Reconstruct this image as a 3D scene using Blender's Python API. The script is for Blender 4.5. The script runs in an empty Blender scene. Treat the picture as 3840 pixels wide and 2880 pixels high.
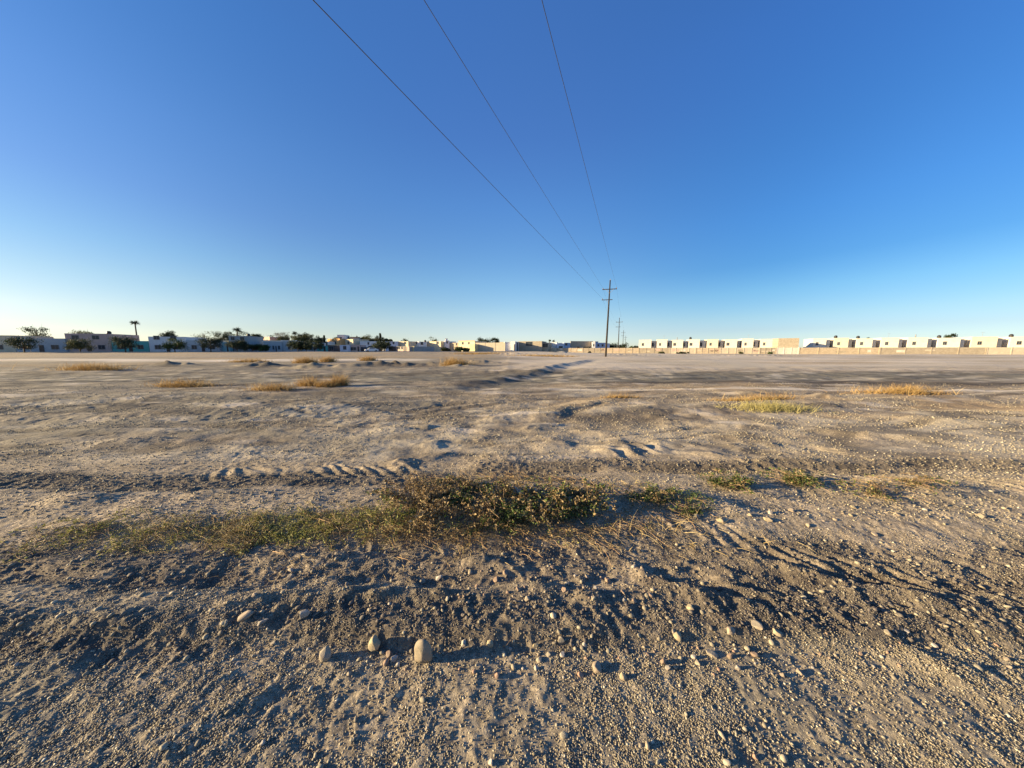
import bpy, math, random
import numpy as np
from mathutils import Vector, Matrix

random.seed(7)
R = np.random.default_rng(11)
SC = bpy.context.scene
COL = SC.collection

# ------------------------------------------------------------------ camera
CAM_Z = 1.55
F = 1085.0                       # focal length in pixels of a 3840 px wide frame
PITCH = math.atan((1440 - 1312) / F)
cam = bpy.data.cameras.new("camera")
cam.sensor_width = 36.0
cam.lens = 36.0 * F / 3840.0
cam.clip_start = 0.05
cam.clip_end = 6000
camo = bpy.data.objects.new("camera", cam)
camo.location = (0, 0, CAM_Z)
camo.rotation_euler = (math.radians(90) - PITCH, 0, 0)
COL.objects.link(camo)
SC.camera = camo

# ------------------------------------------------------------------ light
SUN_EL = math.radians(11.3)
SUN_AZ = math.radians(6)         # sun to the left, this much towards the camera's back
world = bpy.data.worlds.new("World")
SC.world = world
world.use_nodes = True
wn = world.node_tree.nodes
wl = world.node_tree.links
bg = wn['Background']
sky = wn.new('ShaderNodeTexSky')
sky.sky_type = 'NISHITA'
sky.sun_disc = False
sky.sun_elevation = SUN_EL
sky.sun_rotation = math.radians(-90) - SUN_AZ
sky.altitude = 1100
sky.air_density = 1.0
sky.dust_density = 0.6
sky.ozone_density = 2.2
hs = wn.new('ShaderNodeHueSaturation')
hs.inputs['Saturation'].default_value = 1.12
hs.inputs['Hue'].default_value = 0.5
wl.new(sky.outputs[0], hs.inputs['Color'])
# clear evening air: less glare near the horizon, deeper blue away from the sun
tcw = wn.new('ShaderNodeTexCoord'); spx = wn.new('ShaderNodeSeparateXYZ')
wl.new(tcw.outputs['Generated'], spx.inputs[0])


def air(stops):
    r = wn.new('ShaderNodeValToRGB'); e = r.color_ramp.elements
    e[0].position = stops[0][0]; e[0].color = (*stops[0][1], 1)
    e[1].position = stops[-1][0]; e[1].color = (*stops[-1][1], 1)
    for p, c in stops[1:-1]:
        k = e.new(p); k.color = (*c, 1)
    wl.new(spx.outputs[2], r.inputs[0])
    return r.outputs[0]


def wmix(fac, a, b, mode='MIX'):
    m = wn.new('ShaderNodeMix'); m.data_type = 'RGBA'; m.blend_type = mode
    if isinstance(fac, float): m.inputs[0].default_value = fac
    else: wl.new(fac, m.inputs[0])
    wl.new(a, m.inputs[6]); wl.new(b, m.inputs[7])
    return m.outputs[2]


def side(k):
    m = wn.new('ShaderNodeMapRange'); m.interpolation_type = 'SMOOTHSTEP'; m.inputs['From Min'].default_value = 0; m.inputs['From Max'].default_value = k
    wl.new(spx.outputs[0], m.inputs['Value'])
    return m.outputs[0]


AL = air([(.012, (.45, .455, .56)), (.052, (.47, .425, .46)), (.085, (.53, .455, .445)), (.15, (.52, .48, .455)), (.213, (.48, .49, .50)), (.32, (.45, .48, .57)), (.444, (.44, .52, .65)), (.62, (.38, .54, .72))])
AC = air([(.017, (.61, .62, .82)), (.071, (.70, .61, .64)), (.117, (.74, .665, .645)), (.205, (.69, .71, .715)), (.286, (.63, .70, .77)), (.415, (.58, .70, .87)), (.553, (.55, .66, .90)), (.72, (.54, .70, .98))])
AR = air([(.012, (.40, .45, .62)), (.052, (.37, .38, .48)), (.086, (.38, .405, .455)), (.15, (.33, .425, .48)), (.215, (.25, .39, .50)), (.32, (.26, .43, .59)), (.447, (.28, .46, .65)), (.62, (.325, .51, .77))])
corr = wmix(side(.68), wmix(side(-.68), AC, AL), AR)
wl.new(wmix(1.0, hs.outputs[0], corr, 'MULTIPLY'), bg.inputs[0])
bg.inputs[1].default_value = 0.10

sun = bpy.data.lights.new("sun", 'SUN')
sun.energy = 4.6
sun.angle = math.radians(0.5)
sun.color = (1.0, 0.785, 0.45)
suno = bpy.data.objects.new("sun", sun)
sd = Vector((-math.cos(SUN_EL) * math.cos(SUN_AZ), -math.cos(SUN_EL) * math.sin(SUN_AZ), math.sin(SUN_EL)))
suno.rotation_euler = (-sd).to_track_quat('-Z', 'Y').to_euler()
suno.location = (-20, 0, 20)
COL.objects.link(suno)

SC.view_settings.view_transform = 'Standard'
SC.view_settings.look = 'None'
SC.view_settings.exposure = 1.75
SC.view_settings.gamma = 1.0
SC.view_settings.use_curve_mapping = False

# ------------------------------------------------------------------ helpers
CP, SP = math.cos(PITCH), math.sin(PITCH)


def ray(px, py):
    u = (px - 1920) / F
    v = (1440 - py) / F
    return (u, CP + v * SP, -SP + v * CP)


def xdir(px):                     # x per unit y on the horizon
    return ray(px, 1312)[0] / ray(px, 1312)[1]


def zat(py, y):                   # height of something seen at row py when it stands at distance y
    r = ray(1920, py)
    return CAM_Z + r[2] / r[1] * y


def ss(t):
    t = np.clip(t, 0, 1)
    return t * t * (3 - 2 * t)


def hsh(ix, iy, seed):
    h = (ix.astype(np.int64) * 374761393 + iy.astype(np.int64) * 668265263 + seed * 974711) & 0xffffffff
    h = ((h ^ (h >> 13)) * 1274126177) & 0xffffffff
    h = h ^ (h >> 16)
    return (h & 0xffff) / 32767.5 - 1.0


def nz(x, y, seed=0):
    """value noise, -1..1"""
    ix = np.floor(x); iy = np.floor(y)
    fx = x - ix; fy = y - iy
    fx = fx * fx * fx * (fx * (fx * 6 - 15) + 10); fy = fy * fy * fy * (fy * (fy * 6 - 15) + 10)
    a = hsh(ix, iy, seed); b = hsh(ix + 1, iy, seed)
    c = hsh(ix, iy + 1, seed); d = hsh(ix + 1, iy + 1, seed)
    return (a + (b - a) * fx) * (1 - fy) + (c + (d - c) * fx) * fy


def rot(x, y, a):
    return x * math.cos(a) - y * math.sin(a), x * math.sin(a) + y * math.cos(a)


def mesh_obj(name, V, Fc, mat=None, parent=None, smooth=False, attrs=None):
    """V (n,3), Fc (m,k) with one k, or list of such arrays"""
    me = bpy.data.meshes.new(name)
    V = np.asarray(V, dtype=np.float32)
    if not isinstance(Fc, list):
        Fc = [Fc]
    Fc = [np.asarray(f, dtype=np.int32) for f in Fc if len(f)]
    me.vertices.add(len(V)); me.vertices.foreach_set('co', V.ravel())
    nl = sum(f.size for f in Fc); npoly = sum(len(f) for f in Fc)
    me.loops.add(nl)
    me.loops.foreach_set('vertex_index', np.concatenate([f.ravel() for f in Fc]))
    me.polygons.add(npoly)
    sizes = np.concatenate([np.full(len(f), f.shape[1], dtype=np.int32) for f in Fc])
    starts = np.zeros(npoly, dtype=np.int32); starts[1:] = np.cumsum(sizes)[:-1]
    me.polygons.foreach_set('loop_start', starts)
    me.polygons.foreach_set('use_smooth', np.full(npoly, bool(smooth)))
    if attrs:
        for k, a in attrs.items():
            at = me.attributes.new(k, 'FLOAT', 'POINT')
            at.data.foreach_set('value', np.asarray(a, dtype=np.float32))
    me.update(calc_edges=True)
    if mat:
        me.materials.append(mat)
    o = bpy.data.objects.new(name, me)
    COL.objects.link(o)
    if parent:
        o.parent = parent
    return o


def tag(o, label=None, cat=None, group=None, kind=None):
    if label: o['label'] = label
    if cat: o['category'] = cat
    if group: o['group'] = group
    if kind: o['kind'] = kind
    return o


def empty(name, loc, rz=0.0):
    o = bpy.data.objects.new(name, None)
    o.empty_display_size = 0.2
    o.location = loc
    o.rotation_euler = (0, 0, rz)
    COL.objects.link(o)
    return o


class MB:
    """collects boxes and tubes into one mesh"""
    def __init__(s):
        s.v = []; s.q = []; s.t = []; s.n = 0

    def add(s, V, Q=(), T=()):
        V = np.asarray(V, dtype=float)
        s.v.append(V)
        for q in Q: s.q.append([i + s.n for i in q])
        for t in T: s.t.append([i + s.n for i in t])
        s.n += len(V)

    def box(s, x0, x1, y0, y1, z0, z1):
        V = [(x0, y0, z0), (x1, y0, z0), (x1, y1, z0), (x0, y1, z0), (x0, y0, z1), (x1, y0, z1), (x1, y1, z1), (x0, y1, z1)]
        s.add(V, [(0, 3, 2, 1), (4, 5, 6, 7), (0, 1, 5, 4), (1, 2, 6, 5), (2, 3, 7, 6), (3, 0, 4, 7)])
        return s

    def tube(s, P, r, n=6, cap=True):
        P = [Vector(p) for p in P]
        if not hasattr(r, '__len__'): r = [r] * len(P)
        V = []
        for i, p in enumerate(P):
            d = (P[min(i + 1, len(P) - 1)] - P[max(i - 1, 0)]).normalized()
            up = Vector((0, 0, 1)) if abs(d.z) < 0.9 else Vector((1, 0, 0))
            a = d.cross(up).normalized(); b = a.cross(d)
            for k in range(n):
                t = 2 * math.pi * k / n
                V.append(p + (a * math.cos(t) + b * math.sin(t)) * r[i])
        Q = []
        for i in range(len(P) - 1):
            for k in range(n):
                Q.append((i * n + k, i * n + (k + 1) % n, (i + 1) * n + (k + 1) % n, (i + 1) * n + k))
        T = []
        if cap:
            V.append(P[0]); V.append(P[-1])
            c0, c1 = len(V) - 2, len(V) - 1
            for k in range(n):
                T.append((c0, (k + 1) % n, k))
                T.append((c1, (len(P) - 1) * n + k, (len(P) - 1) * n + (k + 1) % n))
        s.add(V, Q, T)
        return s

    def build(s, name, mat, parent=None, smooth=False):
        fl = []
        if s.q: fl.append(np.array(s.q))
        if s.t: fl.append(np.array(s.t))
        return mesh_obj(name, np.concatenate(s.v), fl, mat, parent, smooth)


# ------------------------------------------------------------------ materials
def mat_new(name):
    m = bpy.data.materials.new(name)
    m.use_nodes = True
    nt = m.node_tree
    b = nt.nodes['Principled BSDF']
    b.inputs['Specular IOR Level'].default_value = 0.25
    return m, nt, b


def node(nt, typ, **kw):
    n = nt.nodes.new(typ)
    for k, v in kw.items():
        setattr(n, k, v)
    return n


def ramp(nt, stops, fac):
    r = nt.nodes.new('ShaderNodeValToRGB')
    e = r.color_ramp.elements
    e[0].position = stops[0][0]; e[0].color = (*stops[0][1], 1)
    e[1].position = stops[-1][0]; e[1].color = (*stops[-1][1], 1)
    for p, c in stops[1:-1]:
        k = e.new(p); k.color = (*c, 1)
    nt.links.new(fac, r.inputs[0])
    return r.outputs[0]


def mixc(nt, fac, a, b, mode='MIX'):
    m = nt.nodes.new('ShaderNodeMix'); m.data_type = 'RGBA'; m.blend_type = mode
    if isinstance(fac, (int, float)): m.inputs[0].default_value = fac
    else: nt.links.new(fac, m.inputs[0])
    for s, i in ((a, 6), (b, 7)):
        if isinstance(s, tuple): m.inputs[i].default_value = (*s, 1)
        else: nt.links.new(s, m.inputs[i])
    return m.outputs[2]


def noise_tex(nt, scale, detail=4, rough=0.6, coord='Object', dist=0.0):
    tc = nt.nodes.new('ShaderNodeTexCoord')
    n = nt.nodes.new('ShaderNodeTexNoise')
    n.inputs['Scale'].default_value = scale
    n.inputs['Detail'].default_value = detail
    n.inputs['Roughness'].default_value = rough
    n.inputs['Distortion'].default_value = dist
    nt.links.new(tc.outputs[coord], n.inputs['Vector'])
    return n.outputs['Fac']


def simple_mat(name, col, var=0.25, scale=3.0, rough=0.85, bump=0.0):
    m, nt, b = mat_new(name)
    f = noise_tex(nt, scale)
    lo = tuple(c * (1 - var) for c in col); hi = tuple(min(1, c * (1 + var)) for c in col)
    c = ramp(nt, [(0.3, lo), (0.7, hi)], f)
    nt.links.new(c, b.inputs['Base Color'])
    b.inputs['Roughness'].default_value = rough
    if bump:
        bp = nt.nodes.new('ShaderNodeBump'); bp.inputs['Strength'].default_value = bump
        bp.inputs['Distance'].default_value = 0.02
        nt.links.new(noise_tex(nt, scale * 6), bp.inputs['Height'])
        nt.links.new(bp.outputs[0], b.inputs['Normal'])
    return m


def wall_mat(name, col, var=0.12, block=False):
    """painted or bare render with streaks and patches"""
    m, nt, b = mat_new(name)
    c = ramp(nt, [(0.25, tuple(x * (1 - var) for x in col)), (0.75, tuple(min(0.9, x * (1 + var)) for x in col))], noise_tex(nt, 0.9, 6))
    c = mixc(nt, ramp(nt, [(0.6, (0, 0, 0)), (0.72, (.55, .55, .55))], noise_tex(nt, 0.55, 5)), c, tuple(x * 0.72 for x in col))
    if block:
        tc = nt.nodes.new('ShaderNodeTexCoord'); mp = nt.nodes.new('ShaderNodeMapping')
        mp.inputs['Rotation'].default_value = (math.radians(90), 0, 0)
        br = nt.nodes.new('ShaderNodeTexBrick'); br.inputs['Scale'].default_value = 1.0
        br.inputs['Brick Width'].default_value = 0.42; br.inputs['Row Height'].default_value = 0.22
        br.inputs['Mortar Size'].default_value = 0.018
        br.inputs['Color1'].default_value = (1, 1, 1, 1); br.inputs['Color2'].default_value = (.82, .8, .78, 1)
        br.inputs['Mortar'].default_value = (.7, .68, .65, 1)
        nt.links.new(tc.outputs['Object'], mp.inputs[0]); nt.links.new(mp.outputs[0], br.inputs[0])
        c = mixc(nt, 1.0, c, br.outputs['Color'], 'MULTIPLY')
    nt.links.new(c, b.inputs['Base Color'])
    b.inputs['Roughness'].default_value = 0.9
    return m


def leaf_mat(name, stops, trans=0.25, rough=0.6):
    m, nt, b = mat_new(name)
    a = nt.nodes.new('ShaderNodeAttribute'); a.attribute_name = 'tint'
    c = ramp(nt, stops, a.outputs['Fac'])
    nt.links.new(c, b.inputs['Base Color'])
    b.inputs['Roughness'].default_value = rough
    tr = nt.nodes.new('ShaderNodeBsdfTranslucent'); nt.links.new(c, tr.inputs[0])
    mx = nt.nodes.new('ShaderNodeMixShader'); mx.inputs[0].default_value = trans
    nt.links.new(b.outputs[0], mx.inputs[1]); nt.links.new(tr.outputs[0], mx.inputs[2])
    nt.links.new(mx.outputs[0], nt.nodes['Material Output'].inputs['Surface'])
    return m


def stone_mat(name, stops, use_attr=False, dirt=(0.27, 0.21, 0.155)):
    m, nt, b = mat_new(name)
    if use_attr:
        a = nt.nodes.new('ShaderNodeAttribute'); a.attribute_name = 'tint'
        fac = a.outputs['Fac']
    else:
        oi = nt.nodes.new('ShaderNodeObjectInfo'); fac = oi.outputs['Random']
    c = ramp(nt, stops, fac)
    sp = noise_tex(nt, 55, 5, 0.7)
    c = mixc(nt, 1.0, c, ramp(nt, [(0.3, (.68, .66, .64)), (0.5, (.95, .95, .95)), (0.72, (1.15, 1.12, 1.08))], sp), 'MULTIPLY')
    if not use_attr:
        c = mixc(nt, ramp(nt, [(0.46, (0, 0, 0)), (0.62, (.85, .85, .85))], noise_tex(nt, 26, 5, 0.7)), c, dirt)
    nt.links.new(c, b.inputs['Base Color'])
    b.inputs['Roughness'].default_value = 0.78
    bp = nt.nodes.new('ShaderNodeBump'); bp.inputs['Strength'].default_value = 0.5
    bp.inputs['Distance'].default_value = 0.004
    nt.links.new(noise_tex(nt, 90, 5, 0.7), bp.inputs['Height'])
    nt.links.new(bp.outputs[0], b.inputs['Normal'])
    return m


def soil_material():
    m, nt, b = mat_new("dirt")
    big = noise_tex(nt, 0.33, 5, 0.6)
    mid = noise_tex(nt, 2.6, 6, 0.7)
    fine = noise_tex(nt, 34, 6, 0.75)
    c = ramp(nt, [(0.3, (.230, .190, .138)), (0.5, (.322, .266, .190)), (0.68, (.44, .360, .256))], mid)
    c = mixc(nt, ramp(nt, [(0.42, (0, 0, 0)), (0.62, (.6, .6, .6))], big), c, (.35, .288, .212))
    c = mixc(nt, 1.0, c, ramp(nt, [(0.32, (.74, .73, .74)), (0.5, (1, 1, 1)), (0.68, (1.24, 1.22, 1.18))], noise_tex(nt, 8.5, 5, 0.75)), 'MULTIPLY')
    c = mixc(nt, 1.0, c, ramp(nt, [(0.28, (.58, .57, .56)), (0.5, (1, 1, 1)), (0.74, (1.35, 1.33, 1.3))], fine), 'MULTIPLY')
    sp = nt.nodes.new('ShaderNodeTexVoronoi'); sp.inputs['Scale'].default_value = 95
    tc = nt.nodes.new('ShaderNodeTexCoord'); nt.links.new(tc.outputs['Object'], sp.inputs['Vector'])
    sep = nt.nodes.new('ShaderNodeSeparateColor'); nt.links.new(sp.outputs['Color'], sep.inputs[0])
    c = mixc(nt, 1.0, c, ramp(nt, [(0.0, (.72, .7, .7)), (0.8, (1.05, 1.05, 1.05)), (0.95, (1.45, 1.4, 1.35))], sep.outputs[0]), 'MULTIPLY')
    for nm, col, k in (('packed_shade', (.175, .160, .124), 0.9), ('pale', (.50, .43, .32), 0.8), ('dark', (.075, .061, .050), 0.88), ('litter', (.40, .28, .15), 0.7), ('sand', (.70, .60, .48), 0.9)):
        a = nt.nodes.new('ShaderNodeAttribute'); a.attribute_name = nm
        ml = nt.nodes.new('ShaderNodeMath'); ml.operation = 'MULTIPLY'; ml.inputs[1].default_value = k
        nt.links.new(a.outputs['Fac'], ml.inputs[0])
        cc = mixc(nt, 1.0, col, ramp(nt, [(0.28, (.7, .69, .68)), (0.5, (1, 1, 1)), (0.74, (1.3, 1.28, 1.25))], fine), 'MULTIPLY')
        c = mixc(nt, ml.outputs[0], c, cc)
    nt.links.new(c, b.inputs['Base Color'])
    b.inputs['Roughness'].default_value = 0.95
    b.inputs['Specular IOR Level'].default_value = 0.12
    b1 = nt.nodes.new('ShaderNodeBump'); b1.inputs['Strength'].default_value = 0.55; b1.inputs['Distance'].default_value = 0.006
    nt.links.new(noise_tex(nt, 140, 5, 0.75), b1.inputs['Height'])
    b2 = nt.nodes.new('ShaderNodeBump'); b2.inputs['Strength'].default_value = 0.5; b2.inputs['Distance'].default_value = 0.03
    nt.links.new(noise_tex(nt, 14, 6, 0.75), b2.inputs['Height'])
    nt.links.new(b2.outputs[0], b1.inputs['Normal'])
    nt.links.new(b1.outputs[0], b.inputs['Normal'])
    return m


# ------------------------------------------------------------------ terrain
def gxy(px, py):                  # ground point of a picture position (flat ground)
    r = ray(px, py)
    t = -CAM_Z / r[2]
    return (r[0] * t, r[1] * t)


def dxy(dx, dy):                  # the same from 2212 px wide coordinates
    return gxy(dx * 1.73599, dy * 1.73599)


# soft humps: (display x, display y, half width, half depth, height, turn)
HUMPS = []
for dx, dy, wx, wy, h, a in [
    (985, 905, .50, .16, .045, .25), (905, 925, .5, .15, .04, .2), (1195, 958, .26, .20, .085, .1), (1120, 962, .22, .14, .045, 0), (1345, 966, .22, .16, .075, -.2),
    (1445, 962, .32, .12, .080, -.7), (1600, 958, .34, .13, .085, -.75), (1690, 985, .3, .10, .05, -.7), (955, 985, .35, .13, .02, .5), (1070, 990, .2, .12, .04, 0),
    (850, 1012, .3, .1, .03, 0), (1290, 940, .3, .1, .05, -.3), (1560, 925, .5, .15, .045, -.3), (1160, 925, .6, .12, .045, .3),
    (1225, 888, 1.0, .30, .055, .5), (1120, 905, .8, .25, .04, .5), (1325, 860, .6, .3, .055, .2), (1425, 905, .35, .12, .05, 0), (1520, 902, .3, .12, .05, 0),
    (520, 1515, .15, .06, .020, .6), (440, 1560, .2, .08, .015, .4), (745, 1300, .16, .06, .045, .5), (850, 1300, .22, .05, .045, .1), (960, 1300, .16, .06, .03, 0),
    (690, 1262, .22, .05, .05, .2), (640, 1330, .16, .04, .035, .3), (540, 1318, .16, .04, .04, .3), (1140, 1275, .2, .06, .05, .1), (1260, 1300, .14, .05, .04, 0),
    (1480, 1290, .16, .07, .06, -.5), (1600, 1270, .22, .05, .05, -.6), (1690, 1230, .25, .05, .05, -.6), (1400, 1240, .18, .05, .04, -.5), (1050, 1215, .2, .08, .04, .2),
    (610, 1200, .16, .06, .05, .2), (700, 1215, .2, .08, .05, .2), (1330, 1165, .3, .08, .035, 0), (1560, 1115, .35, .10, .05, -.2), (1650, 1075, .4, .12, .05, 0),
    (520, 1085, .4, .1, .06, .3), (650, 1060, .3, .06, .04, .2), (300, 1240, .4, .1, .07, .3), (180, 1100, .6, .15, .09, .2), (1950, 1300, .3, .09, .06, -.4), (2050, 1080, .6, .2, .09, -.3),
    (300, 960, .9, .2, .08, .2), (1900, 950, .8, .2, .09, -.4), (2050, 920, .9, .3, .10, -.4), (150, 1400, .25, .1, .05, .2), (2050, 1450, .25, .1, .05, -.3)]:
    x, y = dxy(dx, dy)
    if 930 < dy < 1000 and 840 < dx < 1760: wx *= 1.35; wy *= 1.7; h *= .72
    HUMPS.append((x, y, wx, wy, h, a))
_r = random.Random(77)
for k in range(34):
    x, y = dxy(_r.uniform(840, 1900), _r.uniform(925, 1008))
    HUMPS.append((x, y, _r.uniform(.14, .34), _r.uniform(.09, .2), _r.uniform(.015, .045), _r.uniform(-.8, .8)))
for k in range(26):
    x, y = dxy(_r.uniform(460, 1750), _r.uniform(1185, 1350))
    HUMPS.append((x, y, _r.uniform(.05, .14), _r.uniform(.03, .07), _r.uniform(.012, .03), _r.uniform(-.6, .6)))
# far heaps of pushed up soil
for x, y, wx, wy, h, a in [(-12, 26, 3.2, .8, .42, .1), (-7, 27, 2.0, .7, .34, 0), (-17.5, 25, 2.2, .7, .38, .1), (-4.8, 25, 1.8, .6, .25, 0), (-24, 27, 3, 1, .4, 0), (-3.4, 30, 2.5, .8, .35, .1),
                        (-33, 28, 4, 1, .4, 0), (8.2, 9.7, .8, .18, .09, -.1), (10.2, 9.4, .6, .15, .12, -.1), (5.5, 9.9, .8, .12, .05, 0), (-8.5, 13.6, 2.2, .3, .10, .1),
                        (-10.5, 12.9, 2.2, .25, .10, .1), (30, 70, 9, 1.5, .35, 0), (52, 66, 10, 1.6, .35, -.1), (0, 64, 8, 1.2, .35, 0), (14, 78, 8, 1.2, .35, 0)]:
    HUMPS.append((x, y, wx, wy, h, a))


def lin(x, y, x0, y0, x1, y1):
    """along (0..1) and signed distance right of a line"""
    L = math.hypot(x1 - x0, y1 - y0)
    tx, ty = (x1 - x0) / L, (y1 - y0) / L
    s = ((x - x0) * tx + (y - y0) * ty) / L
    d = (x - x0) * ty - (y - y0) * tx
    return s, d, L


BX0, BY0 = dxy(985, 846)
BX1, BY1 = dxy(1275, 779)
GX0, GY0 = dxy(1185, 918)
GX1, GY1 = dxy(1345, 866)


def streak(x, y):
    wv = nz(x * .13, y * .2, 120) * 1.6 + nz(x * .5, y * .6, 121) * .25
    v = y - .22 * x + wv
    n = nz(x * .09 + 5, v * .75, 122)
    n2 = nz(x * .25 - 5, v * 1.9, 123)
    a = np.clip(1.3 - np.abs(n) / .13, 0, 1) + .9 * np.clip(1.2 - np.abs(n2) / .16, 0, 1)
    return np.clip(a * (.55 + .9 * nz(x * .9, y * .9, 124)), 0, 1)


# wheel tracks scraped across the field: distance, slope, bend, half width, strength, from x, to x
TRACKS = [(5.55, .03, .25, .07, .8, -9, 9), (5.95, .05, .25, .06, .6, -9, 4), (6.7, .11, .3, .10, .9, -12, 6), (7.5, .12, .3, .09, .8, -12, 7), (8.5, .16, .35, .12, .9, -14, 8), (9.3, .05, .4, .12, .7, -3, 16),
          (9.9, .02, .3, .10, .9, 1, 22), (10.5, .2, .5, .16, .8, -18, 5), (12.0, .0, .3, .16, .9, 0, 26), (12.3, .17, .5, .20, .7, -22, 4), (4.75, -.03, .2, .05, .6, -7, 7), (19.5, .0, .6, .4, .6, -30, 30), (22.5, .05, .8, .4, .6, -34, 34), (26, -.03, .9, .5, .5, -4, 44)]


def tracks(x, y):
    out = np.zeros_like(x)
    for i, (y0, sl, bd, w, st, xa, xb) in enumerate(TRACKS):
        d = y - (y0 + sl * x + bd * nz(x * .22 + i * 3.7, x * 0 + i, 140 + i) + .25 * bd * nz(x * .9, x * 0 + i, 160 + i))
        sel = (np.abs(d) < w * 4) & (x > xa) & (x < xb)
        if not sel.any(): continue
        xs = x[sel]
        f = ss((xs - xa) / 1.5) * ss((xb - xs) / 1.5) * np.clip(.6 + .9 * nz(xs * .7, xs * 0 + i, 180 + i), 0, 1)
        out[sel] = np.maximum(out[sel], st * f * np.exp(-(d[sel] / w) ** 2))
    return out


def masks(x, y):
    w = nz(x * .9, y * .9, 51) * .12 + nz(x * 3.1, y * 3.1, 52) * .04
    yy = y + w
    k = {}
    k['bank'] = ss((yy - 1.32) / .1) * (1 - ss((yy - 1.60 - .05 * x) / .16)) * (.85 + .15 * ss((x + 1.6) / .8))
    k['band2'] = ss((yy - 1.72) / .08) * (1 - ss((yy - 2.12) / .14))
    k['ledge'] = ss((yy - 3.42) / .05) * (1 - ss((yy - 3.72) / .12)) * ss((x + .6) / .3)
    k['band3'] = ss((yy - 2.9) / .1) * (1 - ss((yy - 3.35) / .2)) * (1 - ss((x + .8) / .5))
    return k


def height(x, y, cell=0.004):
    x = np.asarray(x, dtype=float); y = np.asarray(y, dtype=float)
    cell = np.broadcast_to(cell, x.shape)

    def oc(wl, amp, seed, ang=0.0, sx=1.0, sy=1.0, bill=False):
        g = ss((wl / cell - 2.0) / 2.5)
        if not np.any(g > 0): return 0.0
        X, Y = rot(x, y, ang)
        n = nz(X / wl * sx + 17.3, Y / wl * sy - 4.1, seed)
        if bill: n = 0.45 - np.abs(n) * 1.6
        return n * amp * g
    near = 1 - ss((y - 5) / 9)
    far = ss((y - 9) / 25)
    h = 0
    h = h + oc(14, .10, 1) * far + oc(5.5, .05, 2, .5) * (.25 + .75 * far) + oc(2.3, .025, 3, .9) + oc(1.1, .012, 4, .3)
    h = h + oc(.53, .006, 5, .8) + oc(.27, .0045, 6, .2)
    m = masks(x, y)
    rough = np.clip(.55 + 1.0 * m['bank'] + .75 * m['band2'] + .9 * m['ledge'] + .8 * m['band3'] + .35 * nz(x * .8, y * .8, 33), .25, 2)
    smoothdune = ss((y - 3.9) / .4) * (1 - ss((y - 5.6) / .8)) * ss((x + .9) / .6)
    rough = rough * (1 - .6 * smoothdune)
    trk = 1 + .7 * (1 - ss((y - 1.3) / .3))
    h = h + rough * (oc(.15, .0052, 7, .5, bill=True) + oc(.082, .0048, 8, 1.1, bill=True)) + (.35 + .65 * rough) * (oc(.052, .0040, 9, .4, bill=True)
                     + oc(.026, .0036, 10, .9) * trk + oc(.0155, .0032, 12, .1) * trk)
    h = h + ss((y - 4.8) / 1.5) * (1 - ss((y - 16) / 6)) * (.5 + .4 * ss((-x + 1) / 4)) * (oc(.17, .007, 77, .3, bill=True) + oc(.10, .006, 78, .8))
    # rounded lumps left by tyres, stretched along x
    h = h + oc(.34, .007, 14, .15, 1, 2.4) * near
    # the track the camera stands on, and the pushed-up bank beyond it
    w = nz(x * .8, x * 0 + 3.3, 60) * .05 + nz(x * 2.7, x * 0 + 8.1, 61) * .025
    e = y - 1.345 - w
    h = h + .055 * ss(e / .11) - .045 * ss((e - .27) / .16) + .035 * ss((e - .45) / .2)
    h = h - .03 * ss((e - .55) / .15) * (1 - ss((e - .9) / .3))
    h = h + .04 * ss((y - 2.05) / .3) * (1 - ss((y - 3.1) / .4))
    # cut edge beyond the weeds
    wl = nz(x * .7, x * 0 + 1.7, 62) * .05 + nz(x * 3, x * 0 + 2.7, 63) * .02
    e3 = y - 3.45 - wl - .03 * x
    on = ss((x + .9) / .6)
    h = h + on * (.05 * ss(e3 / .07) - .03 * ss((e3 - .2) / .5))
    # tyre lug prints
    for cx, cy, tx, ty, L, W in ((4.35, 3.25, .97, -.22, 1.3, .15), (-2.35, 3.42, .99, .05, 1.15, .17), (2.05, 2.05, .9, -.42, .7, .08)):
        s = (x - cx) * tx + (y - cy) * ty + .035 * nz(x * 5, y * 5, 98)
        d = -(x - cx) * ty + (y - cy) * tx + .05 * nz(x * 3, y * 3, 99)
        msk = (1 - ss((np.abs(s) - L) / .3)) * (1 - ss((np.abs(d) - W) / .09)) * np.clip(.75 + .7 * nz(x * 2.2, y * 2.2, 100), .1, 1.2)
        h = h + msk * (.019 * ss(np.abs(((s * 5.1 + d * 3.0 + 2.2 * d * np.abs(d) / W) % 1.0) * 2 - 1)) - .013)
    # diagonal ruts on the near right
    dg = ss((x - .4) / .6) * ss((y - 1.45) / .2) * (1 - ss((y - 2.3) / .4))
    X, Y = rot(x, y, .62)
    h = h + dg * nz(X * 1.1, Y * 7.5, 70) * .007
    # long drag marks across the middle field
    mid = ss((y - 5.4) / 1.5) * (1 - ss((y - 26) / 10))
    h = h + mid * (nz(x * .16 + 3, (y - .2 * x) * .95, 71) * .07 + nz(x * .3, (y - .2 * x) * 2.3, 72) * .03) * ss((2.5 - cell * 6) / 2)
    h = h + ss((y - 5.5) / 1) * (1 - ss((y - 14) / 6)) * (oc(.7, .009, 73, .2, .6, 2.0) + oc(.32, .008, 74, .1, .7, 1.8)) * (1 + .7 * nz(x * .4, y * .4, 87))
    h = h + ss((y - 3.6) / .6) * (1 - ss((y - 8) / 2)) * (oc(.42, .011, 75, .2) + oc(.2, .007, 76, .6))
    # scraped streaks
    sk = streak(x, y)
    tk = tracks(x, y)
    h = h - (.016 + .002 * y) * tk * (y > 4)
    h = h - .018 * sk * ss((y - 3.6) / 1) * (1 - ss((y - 16) / 6))
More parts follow.
